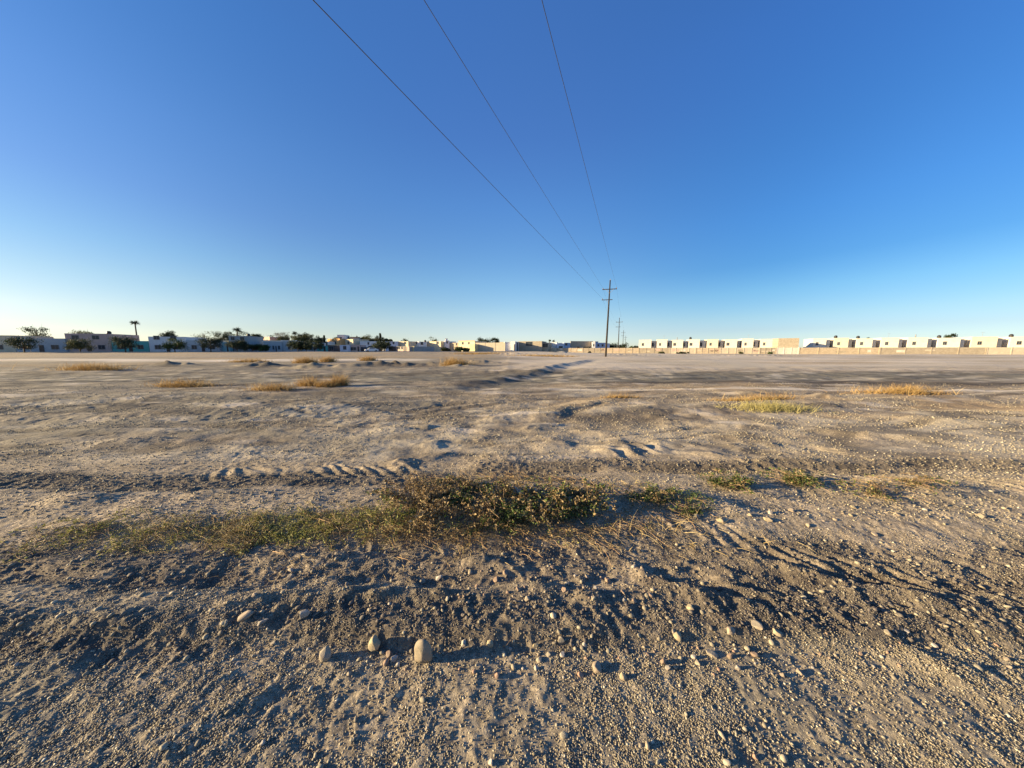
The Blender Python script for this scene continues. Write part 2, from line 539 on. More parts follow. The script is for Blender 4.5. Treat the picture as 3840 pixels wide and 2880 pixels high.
    h = h + ss((y - 10) / 6) * (oc(.4, .014, 112, .4) + oc(.9, .022, 113, .2, .7, 1.6)) * (1 - ss((y - 60) / 40))
    # humps
    for hx, hy, wx, wy, hh, a in HUMPS:
        r = max(wx, wy) * 3
        sel = (np.abs(x - hx) < r) & (np.abs(y - hy) < r)
        if not sel.any(): continue
        xs_, ys_ = x[sel], y[sel]
        kx = .9 / wx; ky = .9 / wx
        X, Y = rot(xs_ - hx + wx * .5 * nz(xs_ * kx, ys_ * ky * 1.6, 82) + wx * .07 * nz(xs_ * kx * 3, ys_ * ky * 3, 83),
                   ys_ - hy + wy * .6 * nz(xs_ * kx, ys_ * ky * 1.6, 84) + wy * .1 * nz(xs_ * kx * 3, ys_ * ky * 3, 85), -a)
        n = 1 + .12 * nz(xs_ * 2.4 / wx, ys_ * 2.4 / wx, 81) + (.45 * nz(xs_ * 1.7, ys_ * 1.7, 86) if hy > 20 else 0)
        q = (X / wx) ** 2 + (Y / wy) ** 2
        add = np.zeros_like(x); add[sel] = hh * (.72 if hy < 3 else 1) * n * np.exp(-q * 1.2)
        h = h + add
    # long step running away towards the pole: high ground on its left, hollow on its right
    s, d, L = lin(x, y, BX0, BY0, BX1, BY1)
    d = d + nz(x * .25, y * .25, 90) * .3 + nz(x * 1.3, y * 1.3, 91) * .10
    al = ss((s + .05) / .12) * (1 - ss((s - .92) / .15))
    hh = .105 + .02 * nz(s * 9, s * 0, 95)
    h = h + al * (hh * (1 - ss((d + .4) / 1.3)) * (1 - ss((-d - .3) / 5)) - .05 * np.exp(-((d - .9) / .9) ** 2) + .03 * np.exp(-((d + .5) / .5) ** 2) * (1 + nz(x * 1.6, y * 1.6, 96)) + .03 * np.exp(-((d - .2) / 1.2) ** 2) * (.35 * nz(x * 1.2, y * 1.2, 110)))
    s, d, L = lin(x, y, GX0, GY0, GX1, GY1)
    d = d + nz(x * 1.2, y * 1.2, 92) * .3 + nz(x * 4, y * 4, 88) * .08
    al = ss((s + .1) / .2) * (1 - ss((s - .9) / .2))
    h = h + al * (.035 * np.exp(-((d + .4) / .32) ** 2) - .03 * np.exp(-((d - .15) / .3) ** 2)) * .6 * (1 + .8 * nz(s * 7, s * 0, 97))
    # graded road across the middle, slightly sunk, with a low lip on the near side
    yr = 16.3 + .02 * x + 1.2 * nz(x * .05, x * 0, 93)
    q = (y - yr)
    h = h - .17 * np.exp(-(q / 2.9) ** 4) * (.7 + .3 * nz(x * .1, y * .1, 94))
    lip = y - (11.05 - .012 * x)
    h = h + .035 * np.exp(-(lip / .12) ** 2) * ss((x - .5) / 1.5)
    # footing of the far streets
    h = h + .85 * ss((y - 35) / 55) * (1 - ss((x - 2) / 45))
    return h


def ground_attrs(x, y):
    m = masks(x, y)
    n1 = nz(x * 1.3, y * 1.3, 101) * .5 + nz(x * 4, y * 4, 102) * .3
    pk = np.clip(np.exp(-((y - 16.3 - .02 * x - 1.2 * nz(x * .05, x * 0, 93)) / 3.2) ** 4) * (1.0 + .15 * n1), 0, 1)  # packed road grey, darkened further to paint in the sunk road's shade
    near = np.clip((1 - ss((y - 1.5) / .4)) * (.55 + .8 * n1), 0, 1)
    leftgrey = np.clip(ss((-x + .3) / 3) * ss((y - 3.6) / 1) * (1 - ss((y - 40) / 20)) * (.62 + .6 * nz(x * .35, y * .9, 104) + .3 * nz(x * 1.2, y * 3, 108)), 0, .75)  # greyer left field: shaded sides of its bumps painted into the colour
    packed_shade = np.clip(np.maximum(np.maximum(pk * 1.15, near * .75), leftgrey), 0, 1)
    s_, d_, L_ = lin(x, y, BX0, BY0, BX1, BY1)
    packed_shade = np.maximum(packed_shade, ss((d_ + .7) / .35) * (1 - ss((d_ - 1.2) / 1.6)) * ss((s_ + .02) / .1) * (1 - ss((s_ - .95) / .1)) * .95)
    s, d, L = lin(x, y, BX0, BY0, BX1, BY1)
    pale = np.clip(ss((y - 3.9) / .3) * (1 - ss((y - 5.4) / .8)) * ss((x + 1.2) / .8) * (.6 + n1), 0, 1) * .8
    pale = np.maximum(pale, 1.3 * np.exp(-((y - 11.05 + .012 * x) / .2) ** 2) * ss((x - .5) / 1.5))
    pale = np.maximum(pale, np.clip(np.exp(-((y - 41) / 3.2) ** 2) * (1 - ss((x + 14) / 4)) * 1.0, 0, 1))
    pale = np.maximum(pale, ss((y - 20) / 5) * ss((x + 4) / 10) * np.clip(.62 + .5 * nz(x * .12, y * .3, 109), 0, .9))
    px, py = dxy(640, 888)
    pale = np.maximum(pale, np.clip(np.exp(-((x - px) / .75) ** 2 - ((y - py) / .28) ** 2) * (1.1 + n1), 0, 1))
    px, py = dxy(1560, 1600)
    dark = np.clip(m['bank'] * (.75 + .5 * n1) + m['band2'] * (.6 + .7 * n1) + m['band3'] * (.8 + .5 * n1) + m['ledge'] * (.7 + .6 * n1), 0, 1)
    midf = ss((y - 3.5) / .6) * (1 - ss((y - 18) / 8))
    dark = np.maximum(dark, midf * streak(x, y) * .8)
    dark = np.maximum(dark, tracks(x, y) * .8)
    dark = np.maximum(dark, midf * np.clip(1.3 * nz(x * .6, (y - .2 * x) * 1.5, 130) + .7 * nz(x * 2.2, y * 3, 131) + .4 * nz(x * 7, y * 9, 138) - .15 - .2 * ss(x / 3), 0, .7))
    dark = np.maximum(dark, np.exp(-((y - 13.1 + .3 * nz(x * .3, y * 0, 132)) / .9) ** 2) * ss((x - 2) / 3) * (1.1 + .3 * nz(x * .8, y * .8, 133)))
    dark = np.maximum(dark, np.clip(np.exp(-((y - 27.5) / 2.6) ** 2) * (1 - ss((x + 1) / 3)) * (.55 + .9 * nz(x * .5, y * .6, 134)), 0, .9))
    s_, d_, L_ = lin(x, y, BX0, BY0, BX1, BY1)
    dark = np.maximum(dark, np.clip(np.exp(-((d_ + .2) / .9) ** 2) * ss((s_ + .12) / .1) * (1 - ss((s_ - .15) / .2)) * (.8 + .5 * nz(x * 1.5, y * 1.5, 135)), 0, .85))
    pale = np.maximum(pale, midf * np.clip(1.2 * nz(x * .4, (y - .2 * x) * 1.2, 136) + .7 * nz(x * 2.0, y * 2.6, 137) + .2 * ss(x / 4) - .1, 0, .75))
    lit = np.clip(ss((y - 5.5) / 1) * (1 - ss((y - 11) / 3)) * ss((x - .5) / 2) * (.25 + .9 * nz(x * .8, y * .8, 106)), 0, .8)
    lit = np.maximum(lit, np.clip(ss((y - 24) / 6) * (.05 + .8 * nz(x * .12, y * .25, 107)), 0, .6))
    px, py = dxy(640, 888)
    sand = np.exp(-((y - 41 - 1.5 * nz(x * .1, y * 0, 150)) / 3.0) ** 2) * (1 - ss((x + 16) / 6)) * np.clip(.9 + .6 * nz(x * .25, y * .2, 151), 0, 1)
    sand = np.maximum(sand, np.exp(-((x - px) / .7) ** 2 - ((y - py) / .22) ** 2) * np.clip(.55 + 1.1 * nz(x * 3, y * 5, 152), 0, 1))
    sand = np.maximum(sand, np.exp(-((y - 11.05 + .012 * x) / .2) ** 2) * ss((x - .5) / 1.5) * .7)
    sand = np.maximum(sand, midf * np.clip(1.6 * nz(x * 1.1, y * 2.6, 153) * nz(x * .3, y * .8, 154) - .35, 0, .5))
    sand = np.maximum(sand, ss((y - 19.5) / 3) * ss((x + 6) / 8) * np.clip(.34 + .35 * nz(x * .1, y * .2, 155) + .15 * nz(x * .5, y, 156), 0, .6))
    return {'sand': sand, 'packed_shade': packed_shade, 'pale': pale, 'dark': dark, 'litter': lit}


def build_ground():
    us = np.arange(-2.05, 2.0501, 1 / 360)
    us = np.concatenate([[-400, -90, -30, -12, -6, -4, -3, -2.5, -2.2], us, [2.2, 2.5, 3, 4, 6, 12, 30, 90, 400]])
    ys = []; S = []
    for y, s in ((-3000, 40), (-300, 40), (-40, 15), (-10, 5), (-4, 2.6), (-2, 1.7), (-1, 1.4)):
        ys.append(y); S.append(s)
    s = 1.45
    while s < 3500:
        y = s - 1.5
        ys.append(y); S.append(s)
        if y < .5: k = .008
        elif y < 4.5: k = .0023
        elif y < 9: k = .0032
        elif y < 25: k = .005
        elif y < 140: k = .011
        else: k = .1
        s *= (1 + k)
    ys = np.array(ys); S = np.array(S)
    X = S[:, None] * us[None, :]
    Y = np.broadcast_to(ys[:, None], X.shape).copy()
    cell = np.empty_like(X)
    du = np.abs(np.gradient(us))
    dy = np.abs(np.gradient(ys))
    cell[:] = np.maximum(S[:, None] * du[None, :], dy[:, None] * .8)
    x = X.ravel(); y = Y.ravel()
    z = height(x, y, cell.ravel())
    V = np.stack([x, y, z], 1)
    nr, nc = X.shape
    i = np.arange((nr - 1) * (nc - 1)); r = i // (nc - 1); c = i % (nc - 1)
    a = r * nc + c
    Fc = np.stack([a, a + 1, a + nc + 1, a + nc], 1)
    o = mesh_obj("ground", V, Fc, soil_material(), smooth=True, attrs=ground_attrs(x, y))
    o['kind'] = 'structure'
    print("ground verts", len(V))
    return o


build_ground()


def hz(x, y, cell=.02):
    return float(height(np.array([x]), np.array([y]), cell)[0])


def on_ground(px, py):
    """point where the line of sight through a picture position meets the dirt"""
    r = ray(px, py)
    t = -CAM_Z / r[2]
    for _ in range(3):
        x, y = r[0] * t, r[1] * t
        z = hz(x, y)
        t = (z - CAM_Z) / r[2]
    return x, y, z


# ------------------------------------------------------------------ stones
def ico(sub):
    t = (1 + 5 ** .5) / 2
    V = [(-1, t, 0), (1, t, 0), (-1, -t, 0), (1, -t, 0), (0, -1, t), (0, 1, t), (0, -1, -t), (0, 1, -t), (t, 0, -1), (t, 0, 1), (-t, 0, -1), (-t, 0, 1)]
    T = [(0, 11, 5), (0, 5, 1), (0, 1, 7), (0, 7, 10), (0, 10, 11), (1, 5, 9), (5, 11, 4), (11, 10, 2), (10, 7, 6), (7, 1, 8), (3, 9, 4), (3, 4, 2), (3, 2, 6), (3, 6, 8), (3, 8, 9), (4, 9, 5), (2, 4, 11), (6, 2, 10), (8, 6, 7), (9, 8, 1)]
    V = [Vector(v).normalized() for v in V]
    for _ in range(sub):
        cache = {}; T2 = []

        def midp(a, b):
            k = (min(a, b), max(a, b))
            if k not in cache:
                V.append(((V[a] + V[b]) / 2).normalized()); cache[k] = len(V) - 1
            return cache[k]
        for a, b, c in T:
            ab, bc, ca = midp(a, b), midp(b, c), midp(c, a)
            T2 += [(a, ab, ca), (b, bc, ab), (c, ca, bc), (ab, bc, ca)]
        T = T2
    return np.array([tuple(v) for v in V]), np.array(T)


ICO = {k: ico(k) for k in (0, 1, 3)}
ICO['o'] = (np.array([(1, 0, 0), (-1, 0, 0), (0, 1, 0), (0, -1, 0), (0, 0, 1), (0, 0, -1)], dtype=float),
            np.array([(0, 2, 4), (2, 1, 4), (1, 3, 4), (3, 0, 4), (2, 0, 5), (1, 2, 5), (3, 1, 5), (0, 3, 5)]))


def stone_shape(rg, sub=3, angular=.5):
    V, T = ICO[sub]
    V = V.copy()
    # flatten against a few random planes for facets, then warp
    for _ in range(int(6 + 8 * angular)):
        n = rg.normal(size=3); n /= np.linalg.norm(n)
        d = rg.uniform(.50, .84)
        k = V @ n
        over = np.clip(k - d, 0, None)
        V = V - over[:, None] * n[None, :] * rg.uniform(.8, 1.0)
    w = rg.normal(size=(3, 3)) * .10
    V = V + np.sin(V @ w * 14 + rg.uniform(0, 6, 3)) * .05 + np.sin(V @ w * 47 + rg.uniform(0, 6, 3)) * .014
    V = V * rg.uniform(.9, 1.1, 3)
    V[:, 0] *= 1 - .16 * V[:, 2] * rg.uniform(-.3, 1)
    return V, T


SM = {
    'tan': stone_mat("tan stone", [(0, (.29, .24, .17)), (1, (.38, .325, .24))]),
    'yellow': stone_mat("yellowish stone", [(0, (.36, .295, .18)), (1, (.41, .345, .225))]),
    'grey': stone_mat("grey stone", [(0, (.30, .27, .23)), (1, (.42, .38, .33))]),
    'brown': stone_mat("brown stone", [(0, (.24, .17, .125)), (1, (.33, .23, .16))]),
    'pale': stone_mat("pale stone", [(0, (.40, .36, .30)), (1, (.50, .45, .38))]),
    'red': stone_mat("reddish stone", [(0, (.38, .22, .15)), (1, (.42, .26, .18))]),
    'dirt': stone_mat("dirt covered stone", [(0, (.31, .25, .18)), (1, (.36, .285, .21))]),
}


def stone(px, py, w, h, kind, label, group=None, tilt=0.0, deep=1.0, sub=3, sink=.22, seed=None, squash=None):
    """px,py centre of the stone and its seen width and height in 3840 px coordinates"""
    rg = np.random.default_rng(seed if seed is not None else int(px * 7 + py * 13))
    x, y, z = on_ground(px, py + h * .42)
    depth = y * CP + (CAM_Z - z) * SP
    W = w * depth / F
    # seen height mixes true height and depth at the angle of view
    ang = math.atan2(CAM_Z - z, y)
    Hh = h * depth / F
    D = W * deep
    hh = max(.55 * W, (Hh - D * math.sin(ang) * .75)) / max(.35, math.cos(ang)) if squash is None else squash * W
    if h < .62 * w: hh = .4 * W
    hh = min(hh, (1.4 if w > 35 else 1.1) * W)
    sink = sink + .05 if w > 35 else sink + .12
    V, T = stone_shape(rg, sub)
    V = V / (V.max(0) - V.min(0))
    V = V * np.array([W, D, hh])
    # narrower top for upright stones
    o = mesh_obj("stone", V, T, SM[kind], smooth=True)
    o.rotation_euler = (rg.uniform(-.15, .15), tilt, rg.uniform(-.3, .3))
    o.location = (x, y + D * .35, z + hh * (.5 - sink))
    tag(o, label, 'stone', group)
    return o


NAMED = [
    (1580, 2457, 67, 88, 'tan', "largest tall flat-faced tan stone standing on the dark gravel bank", .0, .7, 5),
    (1399, 2414, 46, 76, 'yellow', "egg-shaped yellowish stone standing on its pointed end in the dark gravel bank", .12, .8, 21),
    (1215, 2454, 42, 56, 'tan', "two-tone tan stone at the far end of the stone row, beside the egg-shaped one", -.1, .8, 9),
    (1835, 2412, 30, 38, 'yellow', "small upright yellowish stone alone past the largest tan stone", .0, .9, 31),
    (1444, 2484, 26, 26, 'brown', "lowest brown pebble of the cluster between the two biggest stones", .0, 1, 41),
    (1474, 2471, 28, 24, 'grey', "grey-brown pebble of the cluster closest to the largest tan stone", .3, 1, 42),
    (1456, 2452, 24, 26, 'brown', "topmost brown pebble of the cluster between the two biggest stones", .2, 1, 43),
    (1491, 2494, 18, 22, 'pale', "small pale pebble at the foot of the largest tan stone", .4, 1, 44),
    (1305, 2526, 20, 22, 'tan', "single tan pebble on the smooth track below the stone row", 0, 1, 45),
    (1862, 2531, 20, 34, 'red', "orange-brown upright pebble at the lower edge of the bank", 0, 1, 46),
    (2340, 2529, 30, 62, 'yellow', "tall pointed yellow stone at the lower edge of the gravel bank", .05, .8, 47),
    (2241, 2504, 38, 40, 'dirt', "rounded dirt-caked stone beside the tall pointed yellow stone", 0, 1, 48),
    (2549, 2392, 36, 30, 'yellow', "bright yellow wedge-shaped stone high on the gravel bank", .5, 1, 49),
    (2740, 2372, 38, 40, 'dirt', "lumpy dirt-covered stone with pebbles stuck beneath it", 0, 1, 50),
    (2850, 2364, 42, 26, 'tan', "flat oval tan stone lying on the upper edge of the bank", 0, 1, 51),
    (2920, 2382, 34, 26, 'yellow', "long yellowish clod sloping down beside the flat oval stone", .5, 1, 52),
    (2676, 2456, 44, 24, 'tan', "long flat tan stone lying sideways in the dark bank", .3, .6, 53),
    (2743, 2459, 24, 32, 'brown', "leaning brown stone beside the long flat tan one", .3, .8, 54),
    (2489, 2481, 26, 32, 'brown', "oblong brown stone in the hollow, leaning on a ringed one", .5, .8, 55),
    (2509, 2504, 22, 30, 'grey', "grey stone with pale rim at the foot of the hollow", .5, .8, 56),
    (2104, 2402, 34, 40, 'tan', "slanting oval tan stone with a dry twig beside it", .6, .6, 57),
    (2009, 2419, 22, 30, 'yellow', "slim slanting yellowish stone half sunk in the bank", .5, .6, 58),
    (2002, 2817, 14, 42, 'yellow', "thin upright yellow shard throwing a long shadow on the track", 0, .6, 59),
    (2837, 2842, 20, 20, 'red', "reddish round pebble near the lower corner of the track", 0, 1, 60),
    (979, 2790, 18, 22, 'pale', "pale pebble lying in a small dark hollow of the near track", .4, 1, 61),
    (1842, 2866, 22, 22, 'pale', "pale pebble at the very bottom edge of the track", 0, 1, 62),
    (910, 2312, 58, 30, 'dirt', "long dirt-coated rock ridge poking out of the soft mound", -.3, .6, 63),
    (1133, 2312, 48, 34, 'grey', "grey slanting rock sunk in the soft mound", -.5, .6, 64),
    (974, 2357, 44, 18, 'grey', "thin flat grey stone below the long dirt-coated rock", -.1, .6, 65),
    (1087, 2106, 14, 14, 'pale', "tiny white round pebble above the white upright stone", 0, 1, 66),
    (1087, 2133, 20, 30, 'pale', "white upright stone in a black hollow under the green weeds", .2, .8, 67),
    (1086, 2164, 26, 18, 'tan', "flat tan stone just below the white upright stone", 0, 1, 68),
    (1583, 2180, 28, 26, 'tan', "round tan pebble beside the long pale one in the dark soil", 0, 1, 69),
    (1643, 2168, 34, 16, 'pale', "long pale stone lying beside the round tan pebble", -.3, .7, 70),
    (1762, 2148, 20, 20, 'tan', "round tan pebble on the dark slope below the brown weeds", 0, 1, 71),
    (2706, 1961, 34, 26, 'yellow', "plump yellowish stone on the flat ground past the right-hand weeds", 0, 1, 72),
    (2522, 1969, 30, 30, 'dirt', "dirt-caked stone at the root of a thick bare twig", 0, 1, 73),
    (2397, 1961, 22, 22, 'tan', "tan pebble at the edge of the big brown weed mass", 0, 1, 74),
    (2887, 1952, 32, 24, 'yellow', "two-humped yellowish stone farthest along the stone line by the weeds", 0, 1, 75),
    (2169, 2048, 24, 15, 'tan', "flat tan stone at the end of a curled dry stem", 0, 1, 76),
    (1980, 2019, 18, 30, 'brown', "brown upright chip standing under the dry straw", 0, .7, 77),
    (2283, 2173, 26, 28, 'brown', "oblong brown cobble in the cluster above the soft mounds", .4, 1, 78),
    (2343, 2250, 18, 18, 'pale', "round whitish pebble alone on the shaded slope of a mound", 0, 1, 79),
    (2594, 2282, 26, 24, 'yellow', "yellowish clod on the crest of the right-hand mound", 0, 1, 80),
    (1977, 2245, 26, 22, 'tan', "tan cobble on the crest beside the shadowed pit", 0, 1, 81),
]
for px, py, w, h, k, lab, tl, dp, sd_ in NAMED:
    stone(px, py, w * (1.0 if w > 41 else .9), h * (.97 if w > 41 else .88), k, lab, None, tl, dp, 3, .2, sd_)

# smaller stones that only their place tells apart
rg = np.random.default_rng(5)
placed = [(a[0], a[1], a[2]) for a in NAMED]


def free(px, py, w):
    for a, b, c in placed:
        if abs(a - px) < (c + w) * .6 and abs(b - py) < (c + w) * .5: return False
    placed.append((px, py, w))
    return True


def band_stones(n, x0, x1, y0, y1, lo, hi, kinds, label, group, slope=0.0):
    k = 0; tries = 0
    while k < n and tries < n * 20:
        tries += 1
        px = rg.uniform(x0, x1); py = rg.uniform(y0, y1) + slope * (px - (x0 + x1) / 2)
        w = lo + (hi - lo) * rg.random() ** 2.6
        if not free(px, py, w): continue
        stone(px, py, w, w * rg.uniform(.65, 1.15), kinds[rg.integers(len(kinds))], label, group, rg.uniform(-.5, .5), rg.uniform(.7, 1.1), 1 if w < 15 else 3, .25, int(rg.integers(1e6)))
        k += 1


ALLK = ['tan', 'brown', 'grey', 'dirt', 'brown', 'grey', 'dirt', 'pale', 'yellow', 'red']
band_stones(95, 1640, 3800, 2385, 2540, 9, 25, ALLK, "small stone lying in the dark gravel bank along the track", "small stones in the dark gravel bank", -.02)
band_stones(22, 30, 1560, 2400, 2540, 9, 20, ALLK, "small stone lying in the dark gravel bank along the track", "small stones in the dark gravel bank", .0)
band_stones(55, 1650, 2450, 2120, 2260, 9, 22, ['brown', 'tan', 'grey', 'brown', 'dirt'], "small cobble among the dark soil below the brown weeds", "small cobbles below the brown weeds")
band_stones(22, 880, 1650, 2150, 2300, 8, 18, ['grey', 'tan', 'dirt'], "small stone on the soft mounds below the green weeds", "small stones on the soft mounds")
band_stones(34, 2450, 3700, 1900, 2010, 8, 22, ['yellow', 'tan', 'pale', 'dirt'], "small stone in the line past the right-hand weeds", "small stones past the right-hand weeds")
band_stones(20, 900, 1300, 1830, 1880, 6, 12, ['tan', 'grey', 'pale'], "small pebble in the dark strip above the green weeds", "pebbles in the dark strip above the green weeds")

# loose gravel nobody could count
GM = stone_mat("gravel", [(0, (.13, .11, .095)), (.3, (.25, .215, .155)), (.5, (.34, .30, .22)), (.62, (.34, .275, .19)), (.8, (.46, .41, .305)), (.95, (.59, .54, .42)), (1, (.75, .71, .62))], True)


def gravel(name, n, xr, yr, rmin, rmax, powr, label, sub=0, maskf=None, sd_=1, tint=None):
    g = np.random.default_rng(sd_)
    y = np.exp(g.uniform(math.log(yr[0]), math.log(yr[1]), n))
    x = g.uniform(xr[0], xr[1], n) * (y + .5)
    if maskf is not None:
        keep = g.random(n) < maskf(x, y)
        x = x[keep]; y = y[keep]
    n = len(x)
    r = rmin + (rmax - rmin) * g.random(n) ** powr
    if yr[1] > 10: r *= .5 + .5 * np.clip((y - 2) / 5, 0, 1)
    z = height(x, y, .012)
    B, T = ICO[sub]
    q = g.normal(size=(n, 4)); q /= np.linalg.norm(q, axis=1)[:, None]
    a, b, c, d = q.T
    M = np.stack([np.stack([1 - 2 * (c * c + d * d), 2 * (b * c - a * d), 2 * (b * d + a * c)], 1),
                  np.stack([2 * (b * c + a * d), 1 - 2 * (b * b + d * d), 2 * (c * d - a * b)], 1),
                  np.stack([2 * (b * d - a * c), 2 * (c * d + a * b), 1 - 2 * (b * b + c * c)], 1)], 1)
    sc = g.uniform(.4, 1.45, (n, 3)) * r[:, None]
    L = B[None] * sc[:, None, :] * (1 + g.uniform(-.16, .16, (n, len(B), 1)))
    W = np.einsum('nij,nvj->nvi', M, L)
    W[:, :, 2] *= .8
    W += np.stack([x, y, z + r * .35], 1)[:, None, :]
    FT = (T[None] + (np.arange(n) * len(B))[:, None, None]).reshape(-1, 3)
    mk = masks(x, y)
    t = np.clip(g.beta(2.2, 2.6, n) - (.42 * mk['bank'] + .34 * mk['band2'] + .34 * mk['band3'] + .3 * mk['ledge']) * (g.random(n) < .86), 0, 1)
    o = mesh_obj(name, W.reshape(-1, 3), FT, GM, smooth=True, attrs={'tint': np.repeat(t, len(B))})
    tag(o, label, 'gravel', None, 'stuff')
    return o


def gm_near(x, y):
    m = masks(x, y)
    b = .40 + .5 * nz(x * 2.1, y * 2.1, 201) + .25 * nz(x * 6, y * 6, 202)
    return np.clip(b + .7 * m['bank'] + .4 * m['band2'] + .5 * m['band3'], .03, 1)


def gm_rough(x, y):
    m = masks(x, y)
    b = .03 + .25 * nz(x * 1.1, y * 1.1, 203)
    return np.clip(b + .9 * m['bank'] + .75 * m['band2'] + .8 * m['band3'] + .8 * m['ledge'], .02, 1)


gravel("gravel", 330000, (-1.75, 1.75), (.58, 2.3), .0022, .0050, 1.6, "dense gritty gravel covering the near track and bank", 'o',
       lambda x, y: np.clip(.60 + .55 * nz(x * 1.7, y * 1.7, 207) + .45 * nz(x * 5.5, y * 5.5, 208) - .5 * ss((y - 1.6) / .6), .1, 1), 8)
gravel("gravel", 70000, (-1.75, 1.75), (.6, 2.7), .0016, .0060, 3.2, "fine loose gravel strewn over the near dirt track", 0, gm_near, 3)
gravel("gravel", 17000, (-1.75, 1.75), (.9, 4.2), .004, .0135, 3.5, "coarser loose pebbles scattered over banks and ruts", 1, gm_rough, 4)
gravel("gravel", 150000, (-1.8, 1.8), (2.4, 13), .005, .019, 3.0, "scattered grit and clods across the middle of the field", 'o',
       lambda x, y: np.clip(.38 + .6 * nz(x * .7, y * 1.2, 205) + .6 * masks(x, y)['ledge'] + .5 * masks(x, y)['band3'], .04, 1), 6)

# ------------------------------------------------------------------ weeds and grass
def leaf_cloud(P, D, size, g, fold=.35):
    """diamond leaves at P pointing along D"""
    n = len(P)
    D = D / (np.linalg.norm(D, axis=1)[:, None] + 1e-9)
    up = g.normal(size=(n, 3)) + np.array([0, 0, .8])
    S = np.cross(D, up); S /= (np.linalg.norm(S, axis=1)[:, None] + 1e-9)
    N = np.cross(S, D)
    s = size[:, None]
    a = P; t = P + D * s
    m = P + D * s * .5
    l = m + S * s * .30 + N * s * .12 * fold * 3
    r = m - S * s * .30 + N * s * .12 * fold * 3
    V = np.stack([a, l, t, r], 1).reshape(-1, 3)
    Fc = np.arange(4 * n).reshape(-1, 4)
    return V, Fc


def ribbons(P0, DIR, L, w, g, segs=4, droop=.6):
    """thin tapering curved blades"""
    n = len(P0)
    rows = []
    side = np.cross(DIR, g.normal(size=(n, 3))); side /= np.linalg.norm(side, axis=1)[:, None]
    p = P0.copy(); d = DIR.copy()
    for k in range(segs + 1):
        wk = (w * (1 - k / segs * .85))[:, None]
        rows.append(np.stack([p - side * wk, p + side * wk], 1))
        p = p + d * (L / segs)[:, None]
        d = d + np.stack([g.normal(0, .12, n), g.normal(0, .12, n), -np.full(n, droop / segs) * g.uniform(.3, 1.6, n)], 1)
        d /= np.linalg.norm(d, axis=1)[:, None]
    V = np.stack(rows, 1).reshape(-1, 3)          # n, segs+1, 2
    k = (segs + 1) * 2
    base = (np.arange(n) * k)[:, None, None]
    q = np.array([[2 * i, 2 * i + 1, 2 * i + 3, 2 * i + 2] for i in range(segs)])
    return V, (q[None] + base).reshape(-1, 4), k


GREEN = leaf_mat("weed leaf", [(0, (.028, .045, .012)), (.4, (.065, .095, .024)), (.75, (.13, .165, .045)), (1, (.22, .24, .08))])
OLIVE = leaf_mat("low weed leaf", [(0, (.13, .14, .035)), (.5, (.28, .28, .08)), (1, (.50, .44, .16))])
DRYL = leaf_mat("dry leaf", [(0, (.11, .072, .032)), (.5, (.25, .175, .085)), (1, (.46, .35, .18))], .15)
STRAW = leaf_mat("straw", [(0, (.26, .18, .085)), (.6, (.45, .34, .165)), (1, (.62, .5, .27))], .2)
GOLD = leaf_mat("golden grass", [(0, (.22, .13, .045)), (.6, (.42, .27, .10)), (1, (.58, .42, .19))], .25)
STEM = simple_mat("weed stem", (.26, .17, .095), .35, 30)


